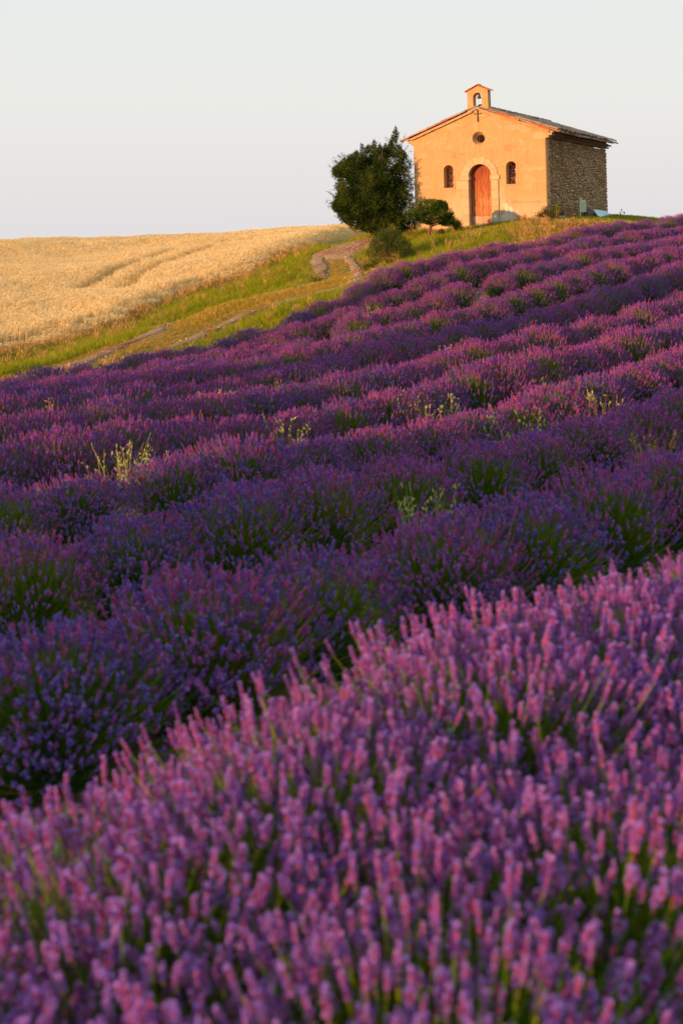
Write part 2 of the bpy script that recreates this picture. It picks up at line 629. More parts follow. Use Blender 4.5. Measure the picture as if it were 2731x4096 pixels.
def patch_mesh():
    c = PATCH.mean(0)
    V = [[*c]]
    n = len(PATCH) * 6
    ring = []
    for i in range(n):
        a, b = PATCH[i // 6], PATCH[(i // 6 + 1) % len(PATCH)]
        ring.append(a + (b - a) * (i % 6) / 6)
    ring = np.array(ring)
    fr = [.2, .4, .6, .8, .93, 1.0]
    for f_ in fr:
        for r_ in ring:
            V.append(list(c + (r_ - c) * f_))
    V = np.array(V)
    z = ground(V[:, 0], V[:, 1]) + .06
    z[-n:] -= .12
    V = np.column_stack([V, z])
    T = [[0, 1 + i, 1 + (i + 1) % n] for i in range(n)]
    mb = MB()
    mb.add(V, T, 0, 0)
    Q = [[1 + r * n + i, 1 + (r + 1) * n + i, 1 + (r + 1) * n + (i + 1) % n, 1 + r * n + (i + 1) % n] for r in range(len(fr) - 1) for i in range(n)]
    q = np.array(Q)
    mb.t.append(np.concatenate([q[:, [0, 1, 2]], q[:, [0, 2, 3]]]))
    mb.m.append(np.zeros(len(q) * 2))
    tag(mb.build('track', M['gravel'], None, True, 'structure'), 'wide bare patch of reddish gravel at the top of the track')


patch_mesh()


# ------------------------------------------------------------------ scatter (for what nobody could count)
HIDDEN = {}


def lib(name, meshes):
    c = bpy.data.collections.new(name)
    for i, me in enumerate(meshes):
        o = bpy.data.objects.new('%s_%02d' % (name, i), me)
        c.objects.link(o)
    return c


def scatter(name, coll, nvar, P, rot, scl, label, kind='stuff', parent=None, loc=None):
    me = bpy.data.meshes.new(name)
    me.vertices.add(len(P))
    me.vertices.foreach_set('co', np.asarray(P, np.float32).ravel())
    a = me.attributes.new('rot', 'FLOAT_VECTOR', 'POINT')
    a.data.foreach_set('vector', np.asarray(rot, np.float32).ravel())
    a = me.attributes.new('scl', 'FLOAT_VECTOR', 'POINT')
    scl = np.asarray(scl, np.float32)
    if scl.ndim == 1:
        scl = np.repeat(scl[:, None], 3, 1)
    a.data.foreach_set('vector', scl.ravel())
    a = me.attributes.new('idx', 'INT', 'POINT')
    a.data.foreach_set('value', RNG.integers(0, nvar, len(P)).astype(np.int32))
    ng = bpy.data.node_groups.new(name, 'GeometryNodeTree')
    ng.interface.new_socket('Geometry', in_out='INPUT', socket_type='NodeSocketGeometry')
    ng.interface.new_socket('Geometry', in_out='OUTPUT', socket_type='NodeSocketGeometry')
    gi, go = ng.nodes.new('NodeGroupInput'), ng.nodes.new('NodeGroupOutput')
    ci = ng.nodes.new('GeometryNodeCollectionInfo')
    ci.inputs['Collection'].default_value = coll
    ci.inputs['Separate Children'].default_value = True
    ci.inputs['Reset Children'].default_value = True
    ip = ng.nodes.new('GeometryNodeInstanceOnPoints')
    ip.inputs['Pick Instance'].default_value = True

    def attr(n, t):
        x = ng.nodes.new('GeometryNodeInputNamedAttribute')
        x.data_type = t
        x.inputs['Name'].default_value = n
        return [s for s in x.outputs if s.enabled and s.name == 'Attribute'][0]
    e2r = ng.nodes.new('FunctionNodeEulerToRotation')
    ng.links.new(attr('rot', 'FLOAT_VECTOR'), e2r.inputs[0])
    ng.links.new(e2r.outputs[0], ip.inputs['Rotation'])
    ng.links.new(attr('scl', 'FLOAT_VECTOR'), ip.inputs['Scale'])
    ng.links.new(attr('idx', 'INT'), ip.inputs['Instance Index'])
    ng.links.new(gi.outputs[0], ip.inputs['Points'])
    ng.links.new(ci.outputs[0], ip.inputs['Instance'])
    ng.links.new(ip.outputs[0], go.inputs[0])
    o = link(name, me, parent, kind, loc)
    md = o.modifiers.new('scatter', 'NODES')
    md.node_group = ng
    if label:
        o['label'] = label
    return o


def blades(n, h, spread, w, bend=.5, mat=0, seg=3, mb=None, base=0.0, lean=(0, 0)):
    """n grass blades in a tuft"""
    mb = mb or MB()
    for _ in range(n):
        a, r = random.uniform(0, 2 * PI), spread * math.sqrt(random.random())
        x, y = r * math.cos(a), r * math.sin(a)
        hh = h * random.uniform(.5, 1.1)
        b = random.uniform(0, 2 * PI)
        k = bend * hh * random.uniform(.2, 1.0)
        f = random.uniform(0, PI)
        wx, wy = math.cos(f) * w / 2, math.sin(f) * w / 2
        V = []
        for i in range(seg):
            t = i / seg
            cx, cy = x + (math.cos(b) * k + lean[0] * hh) * t * t, y + (math.sin(b) * k + lean[1] * hh) * t * t
            ww = 1 - t * .7
            V += [[cx - wx * ww, cy - wy * ww, base + hh * t], [cx + wx * ww, cy + wy * ww, base + hh * t]]
        V.append([x + math.cos(b) * k + lean[0] * hh, y + math.sin(b) * k + lean[1] * hh, base + hh * (1 - .15 * bend)])
        T = []
        for i in range(seg - 1):
            T += [[2 * i, 2 * i + 1, 2 * i + 3], [2 * i, 2 * i + 3, 2 * i + 2]]
        T.append([2 * seg - 2, 2 * seg - 1, 2 * seg])
        mb.add(V, T, mat)
    return mb


def spindle(mb, p0, p1, r, sides=4, mat=0, rnd=None, prof=((.0, .3), (.35, 1.0), (.75, .8), (1, .1))):
    p0, p1 = np.array(p0, float), np.array(p1, float)
    return mb.tube([p0 + (p1 - p0) * t for t, _ in prof], [r * q for _, q in prof], sides, mat, rnd, False)


# wheat
def wheat_tuft():
    mb = MB()
    for _ in range(42):
        x, y = random.uniform(-.22, .22), random.uniform(-.22, .22)
        h = random.uniform(.66, .84)
        lx, ly = random.uniform(-.02, .12), random.uniform(-.05, .09)
        f = random.uniform(0, PI)
        wx, wy = math.cos(f) * .0035, math.sin(f) * .0035
        mb.add([[x - wx, y - wy, 0], [x + wx, y + wy, 0], [x + lx + wx, y + ly + wy, h], [x + lx - wx, y + ly - wy, h]], [[0, 1, 2], [0, 2, 3]], 0)
        a = random.gauss(.6, .5)
        dr = np.array([math.cos(a) * .7, math.sin(a) * .7, random.uniform(-.5, .6)])
        dr /= np.linalg.norm(dr)
        p = np.array([x + lx, y + ly, h])
        q = p + dr * .085
        spindle(mb, p, q, .0085, 3, 1)
        for _k in range(2):                                # awns
            s = np.cross(dr, [random.gauss(0, 1), random.gauss(0, 1), random.gauss(0, 1)]) * .022
            e_ = q + dr * .07 + s
            mb.add([p + dr * .03 - s * .06, p + dr * .03 + s * .06, e_], [[0, 1, 2]], 1)
        if random.random() < .5:                           # a dry leaf
            z = random.uniform(.1, .5)
            b = random.uniform(0, 2 * PI)
            mb.add([[x, y, z], [x + .004, y + .004, z + .01], [x + math.cos(b) * .09, y + math.sin(b) * .09, z + .1]], [[0, 1, 2]], 0)
    return mb


WH = lib('wheat_tufts', [wheat_tuft().mesh('wheat_tuft', [M['wheat'], M['ear']]) for _ in range(5)])


def wheat():
    pts = []
    for (y0, y1, x0, x1, step) in ((12, 46, -26, 12, .30), (46, 70, -34, 16, .40), (70, 124, -55, 18, .62)):
        X, Y = np.meshgrid(np.arange(x0, x1, step), np.arange(y0, y1, step))
        x, y = X.ravel() + RNG.uniform(-.5, .5, X.size) * step, Y.ravel() + RNG.uniform(-.5, .5, X.size) * step
        k = inside(x, y, WHEAT) & (x > -.36 * y - 3)
        x, y = x[k], y[k]
        pts.append(np.stack([x, y, np.full(len(x), step / .30)], 1))
    P = np.concatenate(pts)
    # wheel lines pressed into the crop
    tram = [[(318, 1150), (380, 1118), (440, 1085), (530, 1050), (700, 1000), (900, 965)], [(482, 1152), (530, 1115), (600, 1072), (690, 1033), (845, 985), (1000, 955)],
            [(1000, 1150), (700, 975), (560, 965)][1:]]
    keep = np.ones(len(P), bool)
    low = np.zeros(len(P), bool)
    for L in tram:
        W = np.array([hit(x, y, .7)[:2] for x, y in L])
        d = dist_line(P[:, 0], P[:, 1], W)
        low |= d < .62
    keep = ~(low & (RNG.random(len(P)) < .94))
    P, low = P[keep], low[keep]
    z = ground(P[:, 0], P[:, 1])
    n = len(P)
    rot = np.stack([RNG.normal(0, .05, n), RNG.normal(0, .05, n), RNG.normal(.3, .5, n)], 1)
    hgt = (1 + .10 * np.sin(P[:, 0] * .5 + P[:, 1] * .22 + np.sin(P[:, 1] * .3)) * np.sin(P[:, 1] * .41 - P[:, 0] * .13) + .04 * np.sin(P[:, 0] * 2.1 + P[:, 1]) + RNG.normal(0, .02, n)) * np.where(low, .22, 1)
    ed = dist_line(P[:, 0], P[:, 1], WEDGE)
    hgt *= np.clip(.45 + ed / 1.8 + RNG.normal(0, .08, n), .35, 1)
    scl = np.stack([P[:, 2], P[:, 2], hgt], 1)
    print('wheat tufts', n)
    o = scatter('wheat', WH, 5, np.column_stack([P[:, :2], z - .02]), rot, scl, 'ripe golden wheat covering the hillside left of the track')
    return o


wheat()

# ------------------------------------------------------------------ grass
GR = lib('grass_tufts', [blades(46, .30, .15, .011, .7).mesh('tuft', [M['grass']]) for _ in range(3)])
GM = lib('golden_tufts', [blades(40, h_, .16, .010, .9, i_).mesh('tuft', [M['gold'], M['gold']]) for h_, i_ in ((.10, 0), (.13, 0), (.08, 0))])
GS = lib('short_tufts', [blades(40, .09, .16, .010, .9).mesh('tuft', [M['grass']]) for _ in range(2)] + [blades(40, .08, .16, .010, .9).mesh('tuft', [M['dry']])])


def seed_tuft():
    mb = blades(22, .34, .13, .008, .6)
    for _ in range(16):
        x, y = random.gauss(0, .06), random.gauss(0, .06)
        h = random.uniform(.34, .58)
        lx, ly = random.gauss(.04, .06), random.gauss(0, .06)
        mb.add([[x, y, 0], [x + .004, y, 0], [x + lx, y + ly, h]], [[0, 1, 2]], 1)
        spindle(mb, (x + lx * .8, y + ly * .8, h * .82), (x + lx * 1.1, y + ly * 1.1, h + .03), .009, 3, 1)
    return mb


DR = lib('dry_tufts', [seed_tuft().mesh('tuft', [M['dry'], M['dry']]) for _ in range(3)])
SD = lib('seed_tufts', [seed_tuft().mesh('tuft', [M['grass'], M['dry']]) for _ in range(3)])


def grass():
    step = .15
    X, Y = np.meshgrid(np.arange(-14, 14, step), np.arange(14, 50, step))
    x, y = X.ravel() + RNG.uniform(-.5, .5, X.size) * step, Y.ravel() + RNG.uniform(-.5, .5, X.size) * step
    k = ~inside(x, y, WHEAT) & (x > -.36 * y - 1) & (x < .36 * y + 1) & ~in_field(x, y)
    lx = (x - C0[0]) * CX[0] + (y - C0[1]) * CX[1]
    ly = (x - C0[0]) * CY[0] + (y - C0[1]) * CY[1]
    k &= ~((lx > -5.1) & (lx < .04) & (ly > -.03) & (ly < 9.3))
    x, y, lx, ly = x[k], y[k], lx[k], ly[k]
    dl, dr = dist_line(x, y, RUT_L), dist_line(x, y, RUT_R)
    k = ~inside(x, y, PATCH) & (dl > .28 + .06 * np.sin(x * 3)) & (dr > .14 + .06 * np.sin(y * 2.5))
    k |= (RNG.random(len(x)) < .10) & ~inside(x, y, PATCH)
    k |= RNG.random(len(x)) < .03
    x, y, lx, ly, dl, dr = x[k], y[k], lx[k], ly[k], dl[k], dr[k]
    px, py = project(np.column_stack([x, y, ground(x, y)]))
    ew = dist_line(x, y, WEDGE)
    # which side of the track
    n = len(x)
    u = RNG.random(n)
    patchy = np.sin(x * 1.3 + 2 * np.sin(y * .7)) * np.sin(y * 1.1 + x * .5)
    mid = inside(x, y, np.concatenate([RUT_L, RUT_R[::-1]])) | ((dl < .9) & (px < 450) & (ew > dl + .4))                        # the strip between the ruts
    verge = (ew < dl + 3) & ~mid & (px < 1300)
    bank = ~verge & ~mid
    top = bank & (((ly > -3.4 + .6 * patchy) & (lx > -4.5)) | (px > 2010))                 # short turf in front of the chapel
    sfield = S0 + SW * (NROW - 1) + .75
    dryzone = bank & ((px > 2090 + 60 * patchy) | ((px > 1800) & (x * ROW_N[0] + y * ROW_N[1] < sfield + .7))) & (py > 880) & (ly < -1.6 - .25 * np.maximum(lx, 0) + .5 * patchy)               # straw coloured grass by the sign
    dryzone |= bank & (px > 1330) & (px < 1560) & (py > 1000) & (py < 1180) & (patchy > .1)
    edge_wheat = verge & (ew < 1.0)
    tall = (edge_wheat & (u > .45)) | (verge & ~edge_wheat & (u < .88)) | (bank & ~dryzone & ~top & (u < .72)) | (dryzone & (u < .22))
    dry = (dryzone & ~tall & (u < .85)) | (edge_wheat & (u < .2)) | (bank & ~top & ~tall & (u < .735))
    seed = (edge_wheat & ~dry & ~tall) | (verge & (u > .95)) | (bank & ~top & ~dry & ~tall & (u > .97))
    gold = mid & (u < .80)
    short = ~(tall | dry | seed | gold)
    z = ground(x, y)

    def put(name, mask, coll, nv, smin, smax, label):
        i = np.nonzero(mask)[0]
        m = len(i)
        rot = np.stack([RNG.normal(0, .1, m), RNG.normal(0, .1, m), RNG.uniform(0, 2 * PI, m)], 1)
        s = RNG.uniform(smin, smax, m) * (1 + .22 * patchy[i])
        # shorter right beside the ruts
        s *= np.clip(.30 + .55 * np.minimum(dl[i], dr[i]), .3, 1)
        print(name, m)
        scatter(name, coll, nv, np.column_stack([x[i], y[i], z[i]]), rot, s, label)
    put('tall_grass', tall, GR, 3, .65, 1.25, 'long yellow-green grass on the verge and the bank')
    put('short_grass', short, GS, 3, .8, 1.5, 'short trodden turf between the wheel ruts and before the chapel')
    put('golden_grass', gold, GM, 3, .8, 1.5, 'golden trodden grass strip between the two wheel ruts')
    put('dry_grass', dry, DR, 3, .45, .80, 'straw coloured seeding grass beside the lavender and the wheat')
    put('seeding_grass', seed, SD, 3, .6, 1.0, 'green grass with dry seed heads along the wheat')


grass()


# ------------------------------------------------------------------ lavender
def dir_of(theta, phi):
    return np.array([math.sin(theta) * math.cos(phi), math.sin(theta) * math.sin(phi), math.cos(theta)])


def frame(d):
    a = np.cross(d, [0, 0, 1.0] if abs(d[2]) < .95 else [1.0, 0, 0])
    a /= np.linalg.norm(a)
    return a, np.cross(d, a)


def head_simple(mb, p, d, L, r, rnd):
    """a spike of lavender for the rows further off: lumpy whorls and a few open flowers"""
    a, b = frame(d)
    prof = [(0, .25), (.10, .85), (.22, .55), (.34, 1.0), (.48, .6), (.62, 1.0), (.76, .6), (.90, .7), (1.0, .12)]
    S = 4
    V, ph = [], random.uniform(0, PI)
    for i, (t, q) in enumerate(prof):
        for k in range(S):
            an = ph + i * .6 + 2 * PI * k / S
            V.append(p + d * L * t + r * q * random.uniform(.8, 1.2) * (math.cos(an) * a + math.sin(an) * b))
    Q = [[i * S + k, i * S + (k + 1) % S, (i + 1) * S + (k + 1) % S, (i + 1) * S + k] for i in range(len(prof) - 1) for k in range(S)]
    mb.quads(V, Q, 0, rnd)
    for _ in range(6):
        t = random.uniform(.2, 1.0)
        an = random.uniform(0, 2 * PI)
        o = math.cos(an) * a + math.sin(an) * b
        c = p + d * L * t + o * r * .7
        s = np.cross(o, d) * r * .7
        mb.add([c - s, c + s, c + o * r * 1.1 + d * r * .6], [[0, 1, 2]], 1)


def head_fine(seed):
    """a near spike: whorls of ridged buds, some with open two-lipped flowers; 1 m long, scaled on placing"""
    rs = random.Random(seed)
    mb = MB()
    L, r = 1.0, .135
    nw = rs.choice((6, 7, 8))
    z0 = [0.0, .14] + [.14 + .80 * (i + 1) / nw for i in range(nw)]
    z0[0] = -.10 if rs.random() < .5 else 0.0
    mb.tube([(0, 0, -.12), (0, 0, .5), (0, 0, .95)], [.018, .018, .012], 4, 2)
    for wi, z in enumerate(z0):
        q = .7 if wi == 0 else (1.0 - .35 * max(0, z - .6) / .4)
        n = 7 if wi else 5
        for k in range(n):
            an = 2 * PI * k / n + wi * .45 + rs.uniform(-.15, .15)
            o = np.array([math.cos(an), math.sin(an), 0])
            tilt = rs.uniform(.45, .8)
            d = o * math.sin(tilt) + np.array([0, 0, math.cos(tilt)])
            b0 = o * r * .15 + np.array([0, 0, z - .03])
            ln = .125 * q * rs.uniform(.85, 1.2)
            spindle(mb, b0, b0 + d * ln, .030 * q, 4, 0, rs.random(), ((0, .5), (.4, 1.0), (.85, .85), (1, .35)))
            if rs.random() < .45:                      # open flower
                c = b0 + d * ln
                s = np.cross(d, o)
                s /= np.linalg.norm(s) + 1e-9
                up = np.cross(s, d)
                for sg in (-1, 1):
                    tipv = c + d * .055 + up * sg * .045
                    mb.add([c, c + s * .04 + d * .03, tipv, c - s * .04 + d * .03], [[0, 1, 2], [0, 2, 3]], 1, rs.random())
    # crown of petals on top
    for k in range(5):
        an = 2 * PI * k / 5 + rs.random()
        o = np.array([math.cos(an), math.sin(an), 0])
        c = np.array([0, 0, .95])
        s = np.cross(o, [0, 0, 1])
        mb.add([c, c + o * .03 + s * .03 + [0, 0, .04], c + o * .05 + [0, 0, .09], c + o * .03 - s * .03 + [0, 0, .04]], [[0, 1, 2], [0, 2, 3]], 1, rs.random())
    return mb.mesh('flower_spike', [M['calyx_near'], M['petal_near'], M['stem']])


def stem_curve(theta, phi, L, lift):
    """from the woody base out and a little upward; returns points and the end direction"""
    d0 = dir_of(min(theta * 1.12, 1.5), phi)
    d1 = dir_of(theta * lift, phi)
    return d0, d1


def bush_meshes(n, rx, ry, hz, fine=False, green=0.0):
    """stems, foliage and flower spikes of one bush, base at the origin; green = share of bare, leafy side facing +x"""
    st, fo, fl = MB(), MB(), MB()
    heads = []
    bumpa = [(random.uniform(0, 2 * PI), random.uniform(.05, .13), random.choice((2, 3, 4))) for _ in range(3)]
    for i in range(n):
        u = random.random()
        theta = math.acos(1 - u * (.52 if random.random() < .8 else .78))
        phi = random.uniform(0, 2 * PI)
        if green and math.sin(phi) < -.4 and theta > .42 and random.random() < green:
            continue
        d0, d1 = stem_curve(theta, phi, 1, random.uniform(.72, 1.0))
        ell = 1 / math.sqrt((d0[0] / rx) ** 2 + (d0[1] / ry) ** 2 + (d0[2] / hz) ** 2)
        for a_, m_, k_ in bumpa:
            ell *= 1 + m_ * math.cos(k_ * (phi - a_)) * math.sin(theta)
        ln = ell * random.uniform(.90, 1.03) * (1.0 if random.random() > .04 else 1.12)
        base = np.array([random.gauss(0, rx * .13), random.gauss(0, ry * .13), .02])
        mid = base + d0 * ln * .5
        end = base + d0 * ln * .5 + (d0 * .5 + d1 * .5) * ln * .5
        end[2] = max(end[2], .05)
        st.tube([base + d0 * ln * .15, mid, end], [.0022, .0020, .0015] if fine else [.0016, .0015, .0012], 3, 0, None, False)
        hd = d0 * .35 + d1 * .65 + np.array([0, 0, .40])
        hd /= np.linalg.norm(hd)
        heads.append((end, hd, random.uniform(.034, .052) * (random.uniform(1.0, 1.5) if fine else .96)))
    if not fine:
        for end, hd, L in heads:
            head_simple(fl, end, hd, L, random.uniform(.0046, .0062), random.random())
    # foliage: leafy lower half
    for i in range(1500 if not fine else 2400):
        theta, phi = math.acos(1 - random.random()), random.uniform(0, 2 * PI)
        d = dir_of(theta, phi)
        ell = 1 / math.sqrt((d[0] / rx) ** 2 + (d[1] / ry) ** 2 + (d[2] / hz) ** 2)
        r0 = ell * random.uniform(.25, .68)
        p = d * r0 + np.array([0, 0, .02])
        q = d + np.array([random.gauss(0, .35), random.gauss(0, .35), random.gauss(.35, .3)])
        q /= np.linalg.norm(q)
        s = np.cross(q, [random.gauss(0, 1), random.gauss(0, 1), random.gauss(0, 1)])
        s /= np.linalg.norm(s) + 1e-9
        L, w = random.uniform(.04, .075), .0028
        fo.add([p, p + q * L * .5 + s * w, p + q * L, p + q * L * .5 - s * w], [[0, 1, 2], [0, 2, 3]], 0)
    v, t = ICO2
    vv = v * np.array([rx, ry, hz]) * .5
    vv *= (1 + RNG.normal(0, .08, (len(vv), 1)))
    vv[:, 2] = np.maximum(vv[:, 2], -.05)
    fo.add(vv, t, 0, .1)  # dark core: the bush's inner shade put into the colour
    return st.mesh('stems', M['stem']), fo.mesh('foliage', M['lav_leaf']), (None if fine else fl.mesh('flower_spikes', [M['calyx'], M['petal']])), heads


NV = 7
VAR = [bush_meshes(random.randint(1400, 1600), random.uniform(.50, .55), random.uniform(.38, .42), random.uniform(.49, .53),
                   green=(.60 if i in (2, 5) else .0)) for i in range(NV)]
FINE = [head_fine(11 + i) for i in range(6)]
FVAR = [bush_meshes(880, .62, .62, .52, True, green=.3 if i == 1 else 0) for i in range(3)]
FH = lib('near_spikes', FINE)


def quat_to(d, spin):
    return (Vector(d).to_track_quat('Z', 'Y') @ Euler((0, 0, spin)).to_quaternion()).to_euler()


bushes = []      # (k, along, x, y, z, empty, size)


def place_bush(k, a, s, size):
    x, y = ROW_D * a + ROW_N * s
    return x, y, gz(x, y) + .02


def crest_center(k):
    s = S0 + SW * k
    a0 = s * math.tan(0)
    return s


for k in range(NROW):
    s = S0 + SW * k
    # where the row enters and leaves the picture (a = distance along the row)
    def a_at(u):
        Y = s / (math.sin(TH) - u * math.cos(TH))
        X = u * Y
        return X * ROW_D[0] + Y * ROW_D[1]
    a0, a1 = a_at(-.36) - 1.2, a_at(.36) + 1.5
    plan = []
    for sub_, st_ in (((0.0, .50), (-.62, .62)) if not k else ((0.0, .70 if k < 3 else .66),)):
        a = a0
        while a < a1:
            plan.append((a, sub_))
            a += st_ * random.uniform(.9, 1.1)
    i = 0
    for a, sub in plan:
        aa = a + random.uniform(-.06, .06)
        ss = s + random.uniform(-.03, .03)
        x, y, z = place_bush(k, aa, ss + sub, 1)
        z += sub * .15
        i += 1
        if y < .9:
            continue
        if k > 4 and random.random() < .012:
            continue
        fine = (k == 0)
        g = empty('lavender_bush', (x, y, z), random.uniform(0, 2 * PI))
        sz = random.uniform(.93, 1.05) if k < 3 else random.uniform(.87, 1.08)
        if k == 0:
            sz = random.uniform(.95, 1.05)
        if not fine:
            v = random.randrange(NV)
            g.rotation_euler[2] = math.atan2(ROW_D[1], ROW_D[0]) + random.gauss(0, .18) + (PI if v not in (2, 5) and random.random() < .5 else 0)
            g.scale = (sz, sz, sz * random.uniform(.94, 1.06) * (1.0 if k < 4 else 1.16))
            st, fo, fl, _ = VAR[v]
            link('stems', st, g, 'stuff')
            link('foliage', fo, g)
            link('flower_spikes', fl, g, 'stuff')
        else:
            v = i % 3
            g.scale = (sz, sz, sz)
            st, fo, _, heads = FVAR[v]
            link('stems', st, g, 'stuff')
            link('foliage', fo, g)
            R3 = Matrix.Rotation(g.rotation_euler[2], 3, 'Z')
            W = []
            for (e_, hd, L) in heads:
                wp = Vector((x, y, z)) + R3 @ Vector(e_ * sz)
                px, py = project([wp])
                vis = (-80 < px[0] < 2810) and py[0] < 4300 and wp.y > .8
                W.append((0 if vis else 1, wp.y, e_, hd, L))
            W.sort(key=lambda t_: (t_[0], -t_[2][2]))
            first = [w for w in W[:300] if w[0] == 0]
            rest = W[len(first):]
            for w in first:
                o = link('flower_spike', random.choice(FINE), g, None, w[2], quat_to(w[3], random.uniform(0, 6)), (w[4],) * 3)
            P = np.array([w[2] for w in rest])
            rot = np.array([quat_to(w[3], random.uniform(0, 6))[:] for w in rest])
            scatter('flower_spikes', FH, 6, P, rot, np.array([w[4] for w in rest]), None, 'stuff', g)
        bushes.append([k, aa, x, y, z, g, v])


NEAR_EXTRA = True
# ------------------------------------------------------------------ labels for the bushes
ROWN = ['nearest row', 'second row up from the foreground', 'third row up from the foreground', 'fourth row up from the foreground',
        'fifth row up from the foreground', 'sixth row up from the foreground', 'fifth row down from the chapel bank', 'fourth row down from the chapel bank',
        'third row down from the chapel bank', 'row just below the topmost lavender row', 'topmost row beside the grass']
ORD = ['first', 'second', 'third', 'fourth', 'fifth', 'sixth', 'seventh', 'eighth', 'ninth', 'tenth', 'eleventh', 'twelfth', 'thirteenth', 'fourteenth',
       'fifteenth', 'sixteenth', 'seventeenth', 'eighteenth', 'nineteenth', 'twentieth', 'twenty-first', 'twenty-second', 'twenty-third', 'twenty-fourth',
       'twenty-fifth', 'twenty-sixth', 'twenty-seventh', 'twenty-eighth', 'twenty-ninth', 'thirtieth', 'thirty-first', 'thirty-second', 'thirty-third',
       'thirty-fourth', 'thirty-fifth', 'thirty-sixth', 'thirty-seventh', 'thirty-eighth', 'thirty-ninth', 'fortieth']
for k in range(NROW):
    row = sorted([b for b in bushes if b[0] == k], key=lambda b: b[1])
    vis = []
    for b in row:
        px, py = project([[b[2], b[3], b[4] + .3]])
        r_ = .6 * F / b[3]
        if -r_ < px[0] < 2731 + r_ and py[0] - r_ < 4096:
            vis.append(b)
        elif k == 0 or abs(px[0] - 1365) > 1365 + 1.6 * r_:
            for ch in list(b[5].children):
                bpy.data.objects.remove(ch)
            bpy.data.objects.remove(b[5])
            bushes.remove(b)
        else:
            vis.append(b)
    for i, b in enumerate(vis):
        n = len(vis)
        w = ('leftmost' if i == 0 else 'rightmost' if i == n - 1 else ORD[min(i, 39)] + ' from the left')
        if i > 0 and i < n - 1 and i >= n / 2:
            w = ORD[min(n - 1 - i, 39)] + ' from the right'
        look = 'green-sided lavender bush' if b[6] in (2, 5) and k else 'purple lavender bush'
        tag(b[5], '%s, %s in the %s' % (look, w, ROWN[k]), 'lavender bush', 'lavender bushes planted in rows')
print('bushes', len(bushes))
exec_chapel = True


